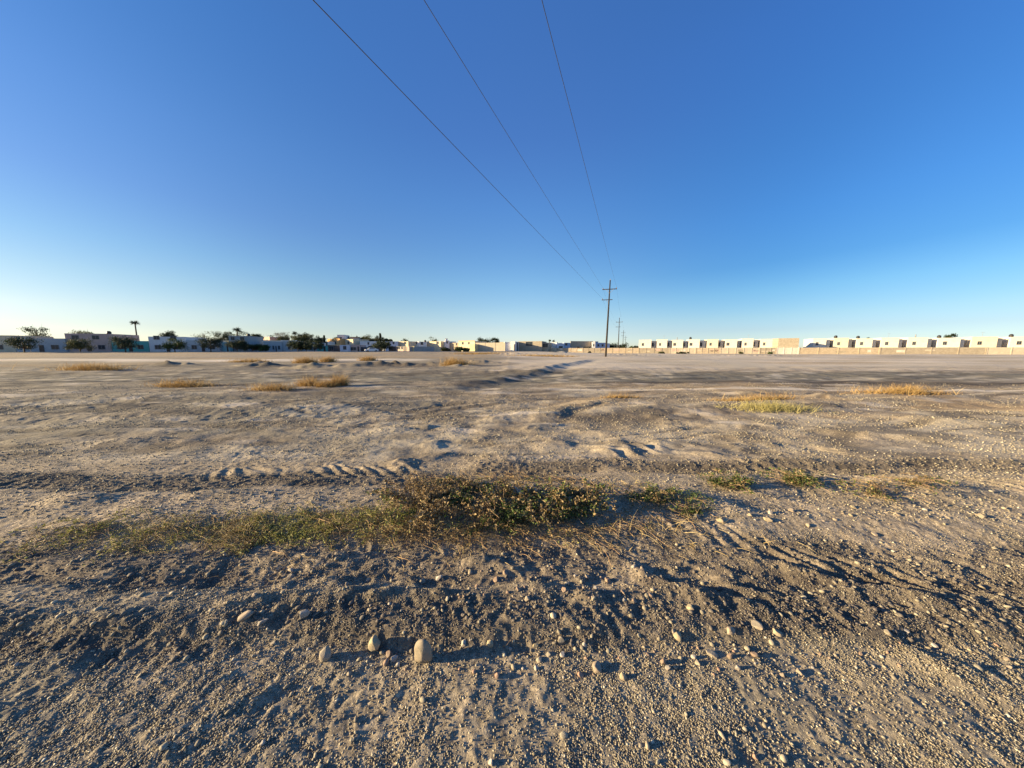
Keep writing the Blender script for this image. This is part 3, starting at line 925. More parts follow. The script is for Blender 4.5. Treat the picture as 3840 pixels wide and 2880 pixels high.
def sprawl(name, roots, nst, length, hmax, leaves, lsize, dry, label, sd_, cat='weed', group=None, leafm=None, xs=1.7, ys=.6, leaf_from=.15, tone=0.0):
    """a low sprawling weed: wiry stems creeping from its roots, covered in small leaves; green ones inside, dry ones outside"""
    g = np.random.default_rng(sd_)
    cx = np.mean([r[0] for r in roots]); cy = np.mean([r[1] for r in roots])
    z0 = hz(cx, cy)
    root = empty(name, (cx, cy, z0))
    org = np.array([cx, cy, z0])
    ss_ = 10
    P = []; ST = []
    for i in range(nst):
        rx, ry, rr = roots[i % len(roots)]
        a = g.uniform(0, 2 * math.pi)
        L = length * g.uniform(.4, 1.1)
        x = rx + g.normal(0, rr * xs * .4); y = ry + g.normal(0, rr * ys * .4)
        d = np.array([math.cos(a) * xs, math.sin(a) * ys]); d = d / np.hypot(*d)
        hm = hmax * g.uniform(.35, 1.1)
        pts = []
        for k in range(ss_):
            t = k / (ss_ - 1)
            pts.append([x, y, hm * math.sin(min(1, t * 1.15) * math.pi * .62) ** .8 if t > 0 else 0])
            d = d + g.normal(0, .22, 2); d /= np.hypot(*d)
            x += d[0] * L / ss_; y += d[1] * L / ss_
        P.append(pts)
    P = np.array(P)
    P[:, :, 2] += height(P[:, :, 0].ravel(), P[:, :, 1].ravel(), .05).reshape(P.shape[:2])
    # stems as thin ribbons crossed
    rr = .0016
    k = ss_
    base = P.reshape(-1, 3)
    off = np.array([[0, 0, rr], [rr, 0, -rr * .6], [-rr, 0, -rr * .6]])
    V = (base[:, None, :] + off[None]).reshape(-1, 3) - org
    q = []
    for i in range(k - 1):
        for j in range(3):
            q.append([i * 3 + j, i * 3 + (j + 1) % 3, (i + 1) * 3 + (j + 1) % 3, (i + 1) * 3 + j])
    q = np.array(q)[None] + (np.arange(nst) * k * 3)[:, None, None]
    mesh_obj("stems", V, q.reshape(-1, 4), STEM, root)
    # leaves
    n = nst * leaves
    si = np.repeat(np.arange(nst), leaves)
    t = (leaf_from + (1 - leaf_from) * g.random(n)) * (ss_ - 1.001)
    i0 = t.astype(int); f = (t - i0)[:, None]
    p = P[si, i0] * (1 - f) + P[si, i0 + 1] * f
    p = p + g.normal(0, lsize * .9, (n, 3)) * np.array([1, 1, .7])
    zg = height(p[:, 0], p[:, 1], .05)
    p[:, 2] = np.maximum(p[:, 2], zg + .003)
    D = g.normal(size=(n, 3)); D[:, 2] = np.abs(D[:, 2]) * .6
    size = lsize * g.uniform(.5, 1.3, n)
    cl = nz(p[:, 0] * 4.2, p[:, 1] * 6.0, sd_ + 300)
    hrel = (p[:, 2] - zg) / hmax
    gap = nz(p[:, 0] * 9, p[:, 1] * 11, sd_ + 500) + .5 * nz(p[:, 0] * 23, p[:, 1] * 25, sd_ + 501) > -.42
    p = p[gap]; D = D[gap]; size = size[gap] * g.choice([.7, 1, 1.5], gap.sum()); cl = cl[gap]; hrel = hrel[gap]; n = len(p)
    isdry = g.random(n) < np.clip(dry + .55 * cl + .18 * (hrel - .5), .02, .98)
    for nm, sel, m_ in (("green_leaves", ~isdry, leafm or GREEN), ("dry_leaves", isdry, DRYL)):
        if sel.sum() < 4: continue
        V, Fc = leaf_cloud(p[sel] - org, D[sel], size[sel], g)
        tn = np.clip(.42 + tone + .25 * g.normal(size=sel.sum()) + .2 * nz(p[sel, 0] * 5, p[sel, 1] * 5, sd_ + 400), 0, 1)
        mesh_obj(nm, V, Fc, m_, root, attrs={'tint': np.repeat(tn, 4)})
    tag(root, label, cat, group)
    return root


def roots_at(lst):
    out = []
    for dx, dy, r in lst:
        x, y = dxy(dx, dy); out.append((x, y, r))
    return out


sprawl("weed_patch", roots_at([(905, 1110, .22), (960, 1095, .25), (1000, 1115, .3), (1060, 1095, .3), (1040, 1135, .22), (960, 1080, .2), (930, 1130, .2)]), 200, .36, .155, 72, .020, .70,
       "brown-tipped leafy weed mass sprawling low across the middle of the dirt", 21)
sprawl("weed_patch", roots_at([(1150, 1100, .22), (1185, 1130, .22), (1215, 1100, .2), (1255, 1110, .14), (1135, 1140, .2), (1090, 1130, .2), (1225, 1135, .14)]), 190, .32, .155, 84, .021, .48,
       "dark green leafy weed mass with brown tips, joined to the browner one", 22)
sprawl("weed_patch", roots_at([(860, 1145, .2), (820, 1140, .15), (930, 1150, .2)]), 80, .35, .10, 40, .014, .45,
       "thin mixed weed strip between the low green patch and the brown weed mass", 23, leafm=OLIVE)
sprawl("weed_patch", roots_at([(520, 1150, .25), (590, 1140, .25), (660, 1140, .25), (730, 1140, .25), (620, 1165, .2), (545, 1175, .2), (700, 1165, .2), (780, 1150, .2)]), 200, .34, .022, 55, .0125, .3,
       "low flat yellow-green weed patch carpeting the dirt beside the brown weeds", 24, leafm=OLIVE, leaf_from=.02)
sprawl("weed_patch", roots_at([(400, 1165, .3), (300, 1175, .3), (180, 1160, .3), (60, 1180, .4)]), 170, .4, .05, 40, .011, .3,
       "low weed patch at the far end of the yellow-green carpet", 25, leafm=OLIVE, leaf_from=.02)
sprawl("weed_patch", roots_at([(920, 1060, .3), (1010, 1050, .3), (1110, 1048, .3), (1200, 1052, .3), (1290, 1070, .3), (1330, 1085, .3)]), 200, .36, .06, 16, .012, .85,
       "thin brown wiry fringe creeping behind the leafy weed mass", 33, leafm=OLIVE)
sprawl("weed_patch", roots_at([(1300, 1150, .3), (1240, 1158, .3), (1180, 1165, .3), (1120, 1165, .3), (1060, 1165, .3), (1000, 1165, .3), (940, 1165, .3), (890, 1160, .3)]), 190, .34, .05, 18, .011, .8,
       "thin straw-brown wiry fringe along the lower edge of the weed mass", 34, leafm=OLIVE)
sprawl("weed_clump", roots_at([(1430, 1088, .10), (1460, 1105, .10), (1400, 1098, .08)]), 70, .26, .08, 48, .015, .15, "small dark green weed clump on bare soil past the big mass", 26)
sprawl("weed_clump", roots_at([(1500, 1128, .08), (1475, 1120, .06)]), 40, .2, .05, 34, .013, .1, "smallest green weed sprig, just below the small clump", 27)
sprawl("weed_clump", roots_at([(1555, 1060, .10), (1590, 1070, .12)]), 70, .26, .10, 48, .016, .2, "round dark green weed clump beside the tyre prints", 28)
sprawl("weed_clump", roots_at([(1700, 1055, .10), (1735, 1062, .14)]), 80, .28, .11, 48, .016, .2, "dark green weed clump at the end of the tyre prints", 29)
sprawl("weed_clump", roots_at([(1890, 1085, .14), (1960, 1070, .14)]), 90, .3, .09, 36, .013, .4, "brownish weed clump farthest along the stony line", 30)
sprawl("weed_clump", roots_at([(1380, 1120, .2), (1340, 1140, .16), (1420, 1135, .16)]), 60, .36, .03, 10, .010, .7, "wiry half-bare weed trailing beside the green mass", 31)


YGRASS = leaf_mat("yellow grass", [(0, (.20, .17, .06)), (.6, (.38, .33, .13)), (1, (.52, .45, .2))], .2)


def tuft(name, px, py, n, L, spread, label, sd_, mat=None, group=None, w=.0016, droop=.7, lie=.3, cat='grass', coord='px', tone=.5):
    g = np.random.default_rng(sd_)
    x, y = gxy(px, py) if coord == 'px' else (px, py)
    z = hz(x, y)
    x0 = x + g.normal(0, spread[0], n); y0 = y + g.normal(0, spread[1], n)
    z0 = height(x0, y0, .05) - .004
    P0 = np.stack([x0 - x, y0 - y, z0 - z], 1)
    D = g.normal(size=(n, 3)) * np.array([1, 1, .25]); D[:, 2] = np.abs(D[:, 2]) + (1 - lie) * 1.4
    D /= np.linalg.norm(D, axis=1)[:, None]
    Ls = L * g.uniform(.35, 1.15, n)
    V, Fc, k = ribbons(P0, D, Ls, np.full(n, w) * g.uniform(.7, 1.4, n), g, 4, droop)
    tn = np.clip(g.normal(tone, .22, n), 0, 1)
    o = mesh_obj(name, V, Fc, mat or STRAW, attrs={'tint': np.repeat(tn, k)})
    o.location = (x, y, z)
    tag(o, label, cat, group)
    return o


# straw around and below the weed mass
for i, (dx, dy, n, L, sx, sy, lie, lab) in enumerate([
    (1115, 1140, 700, .15, .13, .04, .55, "bright dry straw tuft at the lower edge of the dark green weeds"),
    (1000, 1160, 500, .17, .16, .05, .85, "flattened dry straw below the brown weed mass"),
    (870, 1155, 900, .14, .16, .05, .8, "pale yellow straw tangle between the weed strip and the bare soil"),
    (930, 1120, 150, .14, .10, .04, .7, "thin yellow straw growing inside the brown weed mass"),
    (735, 1150, 500, .14, .12, .04, .8, "yellow straw fan with a long stalk on the green carpet"),
    (510, 1165, 700, .12, .10, .06, .7, "yellow grass edging the low green carpet"),
    (1270, 1168, 150, .20, .18, .04, .9, "sparse dry stems trailing below the dark green weeds"),
    (1420, 1150, 170, .18, .20, .04, .92, "scattered dry stems lying on soil beside the wiry weed"),
    (1150, 1045, 500, .10, .35, .05, .8, "thin brown stubble behind the brown and green weed mass"),
    (1350, 1060, 120, .12, .2, .06, .85, "sparse stubble between the big weeds and the round clump"),
    (620, 1225, 60, .14, .14, .05, .95, "few thin dry stalks lying on the dark soil under the green carpet"),
    (1500, 1180, 120, .16, .3, .06, .95, "thin dry stalks scattered on the stony right-hand slope"),
    (960, 1215, 60, .14, .2, .06, .95, "loose dry stalks on the slope below the straw tangle"),
]):
    x, y = dxy(dx, dy)
    tuft("dry_grass", x, y, n, L, (sx, sy), lab, 500 + i, w=.0019, lie=lie, coord='w', droop=.9, tone=.55)

for i, (dx, dy, n, L, sx, sy, lab) in enumerate([
    (560, 1145, 1500, .055, .22, .085, "short yellow-green grass on the near end of the low carpet"),
    (700, 1140, 1300, .055, .22, .075, "short yellow-green grass in the middle of the low carpet"),
    (350, 1160, 1300, .06, .35, .09, "short yellow-green grass at the outer end of the low carpet"),
]):
    x, y = dxy(dx, dy)
    tuft("grass", x, y, n, L, (sx, sy), lab, 560 + i, w=.0022, lie=.6, coord='w', droop=.6, tone=.6, mat=YGRASS)

# tufts of the middle and far field
for i, (dx, dy, n, L, sx, sy, lab, mt) in enumerate([
    (668, 838, 700, .50, .22, .10, "golden dry grass tuft nearest on the left of the dirt road", 0),
    (735, 838, 700, .58, .14, .08, "golden dry grass tuft, rightmost of the near left pair", 0),
    (705, 840, 500, .42, .2, .08, "thin golden grass between the two golden tufts", 0),
    (590, 848, 800, .34, .40, .12, "low orange-brown grass strip beside the golden tufts", 0),
    (985, 793, 1500, .8, .55, .25, "orange dry grass mound in mid field by the long step", 0),
    (660, 785, 1200, .9, .6, .25, "golden grass on the soil heap, left of the dark clod", 0),
    (708, 783, 900, .9, .4, .25, "golden grass standing on top of the soil heap", 0),
    (795, 781, 800, .8, .5, .25, "small golden grass tuft beyond the soil heaps", 0),
    (1665, 893, 1400, .24, .45, .16, "yellow-green grass patch on the pale ground near the cut edge", 1),
    (1590, 872, 500, .15, .35, .10, "thin yellow grass above the yellow-green patch", 0),
    (1040, 770, 1600, .6, 3.0, .8, "low dry grass line before the far tan walls", 0),
    (1180, 773, 1500, .5, 3.0, .8, "dry grass line on the bare field near the leaning pole", 0),
    (540, 783, 1200, .6, 1.2, .3, "dry yellow grass along the pale sand strip", 0),
    (1660, 868, 600, .25, .45, .06, "dark brown scrubby grass on the low heap by the cut", 0),
    (1340, 862, 500, .16, .3, .08, "brown stubble beside the small dark hollow", 0),
    (400, 835, 1000, .4, .6, .15, "golden grass clump out towards the open end of the field", 0),
    (200, 800, 1300, .7, 1.2, .3, "tall golden grass clump beside the far end of the dirt road", 0),
    (1950, 850, 1200, .36, .7, .2, "dry grass clump beyond the yellow-green patch", 0),
]):
    x, y = dxy(dx, dy)
    tuft("grass_tuft", x, y, n, L, (sx, sy), lab, 600 + i, w=.0016 + .00030 * y, lie=.05, coord='w', droop=.55, tone=.5, mat=YGRASS if mt else GOLD)

# curled twigs
def twig(pts, r, label):
    P = []
    for dx, dy, dz in pts:
        x, y = dxy(dx, dy); P.append((x, y, hz(x, y) + dz))
    o = Vector(P[0])
    b = MB().tube([Vector(p) - o for p in P], [r * (1 - .5 * i / len(P)) for i in range(len(P))], 5)
    t = b.build("twig", STEM, smooth=True); t.location = o
    tag(t, label, 'twig')


twig([(1390, 1115, .01), (1420, 1120, .03), (1450, 1122, .02), (1485, 1124, .008)], .005, "thick pale bare twig lying past the green weeds")
twig([(1290, 1118, .02), (1330, 1128, .02), (1365, 1122, .01)], .004, "short curled twig at the edge of the dark green weeds")
twig([(1180, 1143, .01), (1215, 1158, .02), (1240, 1172, .01), (1262, 1180, .006)], .003, "curled dry stem leading to a flat tan stone")
twig([(690, 1140, .02), (720, 1150, .03), (750, 1170, .008)], .003, "long dry stalk leaning out of the straw fan")
twig([(590, 1200, .01), (615, 1212, .015), (632, 1225, .005)], .0025, "short dry stalk above the white upright stone")
twig([(858, 1208, .008), (880, 1218, .02), (905, 1235, .004)], .0025, "thin arched stalk on the slope below the straw")
twig([(1085, 1400, .004), (1095, 1398, .01), (1108, 1385, .012)], .002, "tiny twig beside the slanting oval stone")

# ------------------------------------------------------------------ utility poles and wires
WOOD = simple_mat("weathered pole wood", (.030, .024, .021), .35, 5, .9, .3)
STEEL = simple_mat("galvanised steel", (.22, .22, .23), .2, 8, .5)
CERAM = simple_mat("insulator glaze", (.17, .11, .08), .2, 8, .3)
CABLE = simple_mat("aluminium cable", (.075, .08, .095), .1, 4, .6)

AX = Vector((0.36, 0.933, 0)).normalized()
P1 = Vector((18.05, 56.0, 0))
POLES = [P1]
pl2 = [(2318, 122), (2335, 197), (2344, 270)]
for px, y in pl2:
    POLES.append(Vector((xdir(px) * y, y, 0)))
ATT = []


def pole(i, base, height_, yaw, lean, label):
    z0 = hz(base.x, base.y, .3) - .05
    root = empty("utility_pole", (base.x, base.y, z0), yaw)
    root.rotation_euler = (0, lean, yaw)
    k = height_ / 14.2
    MB().tube([(0, 0, -.6), (0, 0, 0), (0, 0, height_ * .5), (0, 0, height_)], [.19, .185, .15, .105], 12).build("shaft", WOOD, root, True)
    up, lo = 12.55 * k, 10.65 * k
    MB().box(-1.3, 1.3, -.17, -.06, up - .07, up + .07).build("crossarm", WOOD, root)
    MB().box(-1.3, .62, -.17, -.06, lo - .06, lo + .06).build("crossarm", WOOD, root)
    for s in (-1, 1):
        MB().tube([(0, -.19, up - .75), (s * .75, -.19, up - .03)], .022, 5).build("brace", STEEL, root)
    MB().tube([(0, -.19, lo - .6), (-.6, -.19, lo - .03)], .02, 5).build("brace", STEEL, root)
    att = []
    for x, z in ((-1.2, lo), (-1.2, up), (1.2, up)):
        b = MB().tube([(x, -.115, z + .07), (x, -.115, z + .12), (x, -.115, z + .17), (x, -.115, z + .23), (x, -.115, z + .28)], [.03, .07, .05, .07, .03], 8)
        b.build("insulator", CERAM, root, True)
        att.append((x, -.115, z + .28))
    MB().box(-.05, .05, -.02, .02, height_ - .02, height_ + .22).build("pole_cap", STEEL, root)
    M = Matrix.Translation(root.location) @ root.rotation_euler.to_matrix().to_4x4()
    ATT.append([M @ Vector(a) for a in att])
    tag(root, label, 'utility pole', 'utility poles crossing the field')
    return root


yaw = -math.atan2(AX.x, AX.y)
labs = ["nearest and tallest utility pole, leaning, standing in open field", "second utility pole, rising just past the tan boundary wall",
        "third utility pole, small between the dark hedges", "smallest and farthest utility pole above the hedges"]
for i, p in enumerate(POLES):
    pole(i, p, 14.3 if i == 0 else 14.6, yaw, math.radians(1.2) if i == 0 else 0, labs[i])

# the wires come from behind the camera: these points are where they pass overhead
def over(px, h):
    r = ray(px, 0); t = h / r[2]
    return Vector((r[0] * t, r[1] * t, CAM_Z + h))


near_pts = [over(1189, 5.3), over(1597, 7.7), over(2035, 7.7)]
wl_ = ["lowest overhead wire, on the outer end of the lower crossarm", "middle overhead wire, on the long upper crossarm's outer end", "overhead wire on the upper crossarm's end above the straight pole side"]
for k in range(3):
    a, b = ATT[0][k], near_pts[k]
    pts = []
    d = (b - a)
    far_ = a + d * 1.75
    N = 40
    for i in range(N + 1):
        t = i / N
        p = far_.lerp(a, t); p.z -= .5 * 4 * t * (1 - t) * .12
        pts.append(p)
    for j in range(1, len(ATT)):
        a0, a1 = ATT[j - 1][k], ATT[j][k]
        for i in range(1, 17):
            t = i / 16
            p = a0.lerp(a1, t); p.z -= 1.1 * 4 * t * (1 - t)
            pts.append(p)
    o0 = pts[0].copy()
    w = MB().tube([p - o0 for p in pts], .008, 5).build("power_line", CABLE, smooth=True)
    w.location = o0
    tag(w, wl_[k], 'wire', 'overhead wires between the poles')

# ------------------------------------------------------------------ far houses
GLASS = simple_mat("dark window glass", (.035, .042, .055), .2, 2, .15)
FRAME = simple_mat("window frame", (.25, .24, .23), .1, 4, .6)
DOORM = simple_mat("metal door", (.07, .05, .045), .3, 3, .5)
TANK = simple_mat("black water tank", (.03, .03, .032), .2, 3, .5)
ROOF = simple_mat("flat roof coating", (.33, .27, .23), .2, 1)
RED = simple_mat("terracotta edge", (.30, .13, .08), .2, 2)
PAINT = {}


def paint(key, col, block=False):
    if key not in PAINT: PAINT[key] = wall_mat(key + " wall", col, .12, block)
    return PAINT[key]


def pal(k):
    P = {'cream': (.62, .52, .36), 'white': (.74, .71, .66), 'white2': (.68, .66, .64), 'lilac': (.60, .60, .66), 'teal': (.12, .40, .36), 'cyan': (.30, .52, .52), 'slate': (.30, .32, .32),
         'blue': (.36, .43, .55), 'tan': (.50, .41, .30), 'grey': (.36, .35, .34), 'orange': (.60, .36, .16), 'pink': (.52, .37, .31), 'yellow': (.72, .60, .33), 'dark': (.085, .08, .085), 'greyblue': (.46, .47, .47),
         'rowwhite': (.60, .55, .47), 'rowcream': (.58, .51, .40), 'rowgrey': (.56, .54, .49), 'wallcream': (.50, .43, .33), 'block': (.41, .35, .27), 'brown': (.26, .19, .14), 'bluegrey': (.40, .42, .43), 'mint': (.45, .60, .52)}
    return paint(k, P[k], k in ('block', 'tan'))


def facade(px0, px1, y0, a):
    """end points of a front seen between two picture columns, its first corner at distance y0, turned by a"""
    x0 = xdir(px0) * y0
    k = xdir(px1)
    t = (k * y0 - x0) / (math.cos(a) - k * math.sin(a))
    return x0, y0, t


def windows(root, spec, z0=0.0, yf=0.0):
    for s in spec:
        kind, u0, u1, v0, v1 = s[:5]
        if kind == 'w':
            b = MB()
            f = .07
            b.box(u0 - f, u1 + f, yf - .05, yf + .02, v0 - f, v0); b.box(u0 - f, u1 + f, yf - .05, yf + .02, v1, v1 + f)
            b.box(u0 - f, u0, yf - .05, yf + .02, v0, v1); b.box(u1, u1 + f, yf - .05, yf + .02, v0, v1)
            mdl = (u0 + u1) / 2
            b.box(mdl - .03, mdl + .03, yf - .035, yf + .02, v0, v1)
            w = b.build("window", FRAME, root)
            MB().box(u0, u1, yf - .02, yf + .015, v0, v1).build("pane", GLASS, w)
        else:
            b = MB(); b.box(u0, u1, yf - .04, yf + .02, v0, v1)
            d = b.build("door", DOORM, root)
            MB().box(u1 - .2, u1 - .1, yf - .09, yf - .04, (v0 + v1) / 2 - .1, (v0 + v1) / 2 + .02).build("handle", STEEL, d)


def house(name, px0, px1, ptop, y0, adeg, col, label, dd=8.0, win=(), rail=None, tank=False, zb=None, cat='house', group=None, step=None, eave=None):
    a = math.radians(adeg)
    x0, y0, W = facade(px0, px1, y0, a)
    ztop = zat(ptop, y0)
    zg = hz(x0, y0, 1.0) if zb is None else zb
    root = empty(name, (x0, y0, zg), a)
    Ht = max(1.2, ztop - zg)
    b = MB()
    p = .35; th = .16
    b.box(0, W, 0, dd, -.6, Ht - p)
    for (xa, xb, ya, yb) in ((0, W, 0, th), (0, W, dd - th, dd), (0, th, th, dd - th), (W - th, W, th, dd - th)):
        b.box(xa, xb, ya, yb, Ht - p - .01, Ht)
    b.build("wall", pal(col), root)
    MB().box(th, W - th, th, dd - th, Ht - p, Ht - p + .05).build("roof", ROOF, root)
    if eave:
        MB().box(-.1, W + .1, -.12, 0, Ht - .02, Ht + eave).build("parapet_cap", pal(rail or 'white'), root)
    if step:                       # smaller upper room set back on the roof: (u0,u1,height,colour)
        u0, u1, hh, c2 = step
        s = MB().box(W * u0, W * u1, 1.5, dd - .8, Ht - p + .05, Ht + hh).build("upper_room", pal(c2), root)
        MB().box(W * u0 - .12, W * u1 + .12, 1.38, dd - .68, Ht + hh, Ht + hh + .12).build("roof_slab", ROOF, s)
    if tank:
        tx = W * .7
        t = MB().tube([(tx, dd * .4, Ht - .3), (tx, dd * .4, Ht + .75), (tx, dd * .4, Ht + .95), (tx, dd * .4, Ht + 1.02)], [.5, .5, .3, .16], 10).build("water_tank", TANK, root, True)
    spec = []
    for s in win:
        k, u0, u1, v0, v1 = s
        spec.append((k, W * u0, W * u1, v0, v1))
    windows(root, spec)
    tag(root, label, cat, group)
    return root, W, Ht


A = lambda z: 840 + z * .2441      # columns as read off enlargements of the photograph
B = lambda z: 1360 + z * .2441
C = lambda z: 1880 + z * .2441
D = lambda z: 2360 + z * .2893
Y = lambda z: 1180 + z * .2441
YD = lambda z: 1180 + z * .2893

# --- left street, front row (in shade, facing the field)
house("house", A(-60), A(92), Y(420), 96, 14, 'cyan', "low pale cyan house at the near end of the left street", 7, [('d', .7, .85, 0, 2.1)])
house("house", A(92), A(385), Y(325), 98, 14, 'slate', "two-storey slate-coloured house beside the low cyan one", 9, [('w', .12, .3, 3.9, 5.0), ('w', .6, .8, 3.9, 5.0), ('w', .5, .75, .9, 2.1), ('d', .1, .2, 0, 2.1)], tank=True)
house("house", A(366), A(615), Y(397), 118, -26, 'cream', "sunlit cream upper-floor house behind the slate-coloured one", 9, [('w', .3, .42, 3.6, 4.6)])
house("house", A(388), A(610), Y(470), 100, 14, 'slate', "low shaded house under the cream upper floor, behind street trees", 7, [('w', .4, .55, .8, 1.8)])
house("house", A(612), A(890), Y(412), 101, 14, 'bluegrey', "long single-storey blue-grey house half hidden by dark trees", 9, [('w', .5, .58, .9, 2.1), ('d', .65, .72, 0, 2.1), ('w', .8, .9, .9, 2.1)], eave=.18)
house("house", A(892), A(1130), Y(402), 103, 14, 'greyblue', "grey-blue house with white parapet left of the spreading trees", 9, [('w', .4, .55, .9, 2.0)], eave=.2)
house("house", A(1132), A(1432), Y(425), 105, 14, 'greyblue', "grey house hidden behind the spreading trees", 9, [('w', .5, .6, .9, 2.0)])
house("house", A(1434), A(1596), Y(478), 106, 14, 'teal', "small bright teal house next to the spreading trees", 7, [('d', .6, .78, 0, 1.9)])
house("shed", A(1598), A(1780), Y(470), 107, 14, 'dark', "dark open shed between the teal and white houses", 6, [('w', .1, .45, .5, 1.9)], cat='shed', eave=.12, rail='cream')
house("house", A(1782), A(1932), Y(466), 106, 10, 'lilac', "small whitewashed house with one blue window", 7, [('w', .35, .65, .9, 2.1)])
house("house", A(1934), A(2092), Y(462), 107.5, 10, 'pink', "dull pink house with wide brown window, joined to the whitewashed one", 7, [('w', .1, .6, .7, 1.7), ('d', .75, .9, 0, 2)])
# --- second row behind
house("house", A(1600), A(1790), Y(372), 132, -26, 'orange', "orange sunlit two-storey house behind the dark shed", 8, [('w', .5, .7, 3.2, 4.4), ('w', .2, .35, 3.2, 4.4)])
house("house", A(1752), A(1868), Y(308), 140, 12, 'white2', "tall narrow grey-white house, highest roof of the left street", 7, [('w', .3, .6, 5.5, 6.6)], tank=False)
house("house", A(1870), A(1992), Y(378), 130, -26, 'cream', "cream two-storey house between the tall grey one and the dark-roofed one", 8, [('w', .3, .5, 3.2, 4.3)])
house("house", A(1950), A(2100), Y(352), 136, 12, 'grey', "grey house with dark overhanging roof edge behind the pink one", 8, [('w', .2, .5, 4.4, 5.4)], eave=.35, rail='brown')
house("house", A(1545), A(1602), Y(415), 128, -26, 'white', "sliver of white house behind the teal one", 8)
house("house", A(600), A(720), Y(345), 135, -26, 'pink', "pinkish roof house above the long blue-grey one", 8, [('w', .5, .7, 4.2, 5.2)])
house("house", A(2094), B(200), Y(408), 128, 12, 'white2', "whitish house under the tree mass beyond the grey-roofed one", 8, [('w', .5, .6, 3, 4)])
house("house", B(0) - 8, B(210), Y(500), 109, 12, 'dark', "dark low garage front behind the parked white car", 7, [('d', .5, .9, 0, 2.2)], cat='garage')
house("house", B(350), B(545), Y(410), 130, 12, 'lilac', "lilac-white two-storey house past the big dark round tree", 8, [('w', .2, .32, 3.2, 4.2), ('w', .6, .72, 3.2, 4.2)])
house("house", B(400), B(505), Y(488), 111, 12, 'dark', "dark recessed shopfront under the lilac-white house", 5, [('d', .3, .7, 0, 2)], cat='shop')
house("house", B(548), B(705), Y(412), 133, -26, 'cream', "cream sunlit house with a round tree peeping above it", 8, [('w', .6, .8, 3.2, 4.2)])
house("house", B(498), B(716), Y(492), 112, -26, 'pink', "low pinkish-brown house in front of the cream one", 7, [('w', .15, .35, .9, 1.9), ('d', .6, .8, 0, 2), ('w', .45, .55, .9, 1.9)])
house("house", B(718), B(792), Y(490), 111, -26, 'yellow', "pale yellow box-like house, brightest of the low row", 7, [])
house("house", B(745), B(870), Y(415), 136, -26, 'white', "white house with arched roofline above the grey wall", 8, [('w', .5, .75, 3.3, 4.4)])
house("house", B(875), B(985), Y(420), 134, 10, 'white2', "white house with dark roof opening above the grey wall", 8, [('w', .2, .5, 3, 4.2)], tank=True)
house("house", B(988), B(1203), Y(412), 138, -26, 'cream', "cream block house with a shrub-topped roof", 8, [('w', .7, .85, 3.3, 4.4)])
house("house", B(1206), B(1275), Y(408), 137, -26, 'white', "narrow white house sunlit beside the cream block", 8, [('w', .4, .6, 3.4, 4.4)])
house("house", B(1272), B(1335), Y(396), 135, 14, 'lilac', "lilac tower-like house with a stepped roof", 8, [('w', .3, .6, 3.6, 4.6)], step=(.1, .6, .8, 'lilac'))
house("house", B(1338), B(1500), Y(432), 136, -26, 'tan', "low tan house between the lilac tower and the cream row", 8, [('w', .6, .72, 2.7, 3.8)])
house("house", B(1480), B(1722), Y(408), 128, -26, 'cream', "long cream house with flat red-edged roof", 10, [('w', .2, .3, 3, 4), ('w', .6, .68, 3, 4)], eave=.2, rail='orange')
house("house", B(1636), B(1722), Y(452), 114, -22, 'yellow', "bright sunlit yellow house end at the corner", 8, [])
# walls of the middle
def bwall(px0, px1, ptop, y0, adeg, col, label, coping='white2', posts=3, patches=0, th=.18):
    a = math.radians(adeg)
    x0, y0, W = facade(px0, px1, y0, a)
    zg = hz(x0, y0, 1.0)
    Ht = zat(ptop, y0) - zg
    root = empty("boundary_wall", (x0, y0, zg), a)
    MB().box(0, W, 0, th, -.6, Ht).build("wall_panel", pal(col), root)
    for k in range(posts + 1):
        xx = W * k / max(1, posts)
        xx = min(max(xx, .13), W - .13)
        MB().box(xx - .13, xx + .13, -.06, th + .06, -.5, Ht + .06).build("post", pal(col), root)
    g = random.Random(int(px0))
    for k in range(patches):
        u = g.uniform(.03, .9) * W; w = g.uniform(.8, 3.0)
        v = g.uniform(.2, .5) * Ht
        MB().box(u, min(u + w, W - .2), -.012, 0.0, v, v + g.uniform(.4, .9)).build("painted_patch", pal(g.choice(['wallcream', 'rowwhite', 'wallcream', 'pink', 'block'])), root)
    tag(root, label, 'wall', 'boundary walls along the far side')
    return root


bwall(B(792), B(1102), Y(490), 110, 10, 'grey', "shaded grey block wall beside the pale yellow house")
bwall(B(1724), B(2190), Y(432), 116, -16, 'wallcream', "tall brownish block wall of the corner compound")
house("house", B(2100), C(50), Y(420), 124, -18, 'tan', "tan block building end behind the brownish wall", 7)
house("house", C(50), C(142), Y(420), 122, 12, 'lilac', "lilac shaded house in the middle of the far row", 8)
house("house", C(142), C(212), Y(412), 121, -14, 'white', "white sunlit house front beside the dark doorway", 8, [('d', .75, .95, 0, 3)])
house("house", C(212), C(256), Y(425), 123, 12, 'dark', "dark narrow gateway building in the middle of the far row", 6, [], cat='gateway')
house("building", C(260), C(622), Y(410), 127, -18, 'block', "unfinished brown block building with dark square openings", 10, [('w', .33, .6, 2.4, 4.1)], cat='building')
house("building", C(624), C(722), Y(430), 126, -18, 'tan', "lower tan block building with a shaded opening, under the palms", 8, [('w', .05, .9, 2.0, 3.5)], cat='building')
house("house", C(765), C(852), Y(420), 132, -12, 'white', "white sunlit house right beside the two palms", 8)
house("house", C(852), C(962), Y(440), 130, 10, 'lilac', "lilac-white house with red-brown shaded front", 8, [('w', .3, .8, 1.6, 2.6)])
house("house", C(962), C(1058), Y(432), 131, 12, 'blue', "blue shaded house before the tan roofed hall", 8, [('w', .2, .5, 3, 4)])
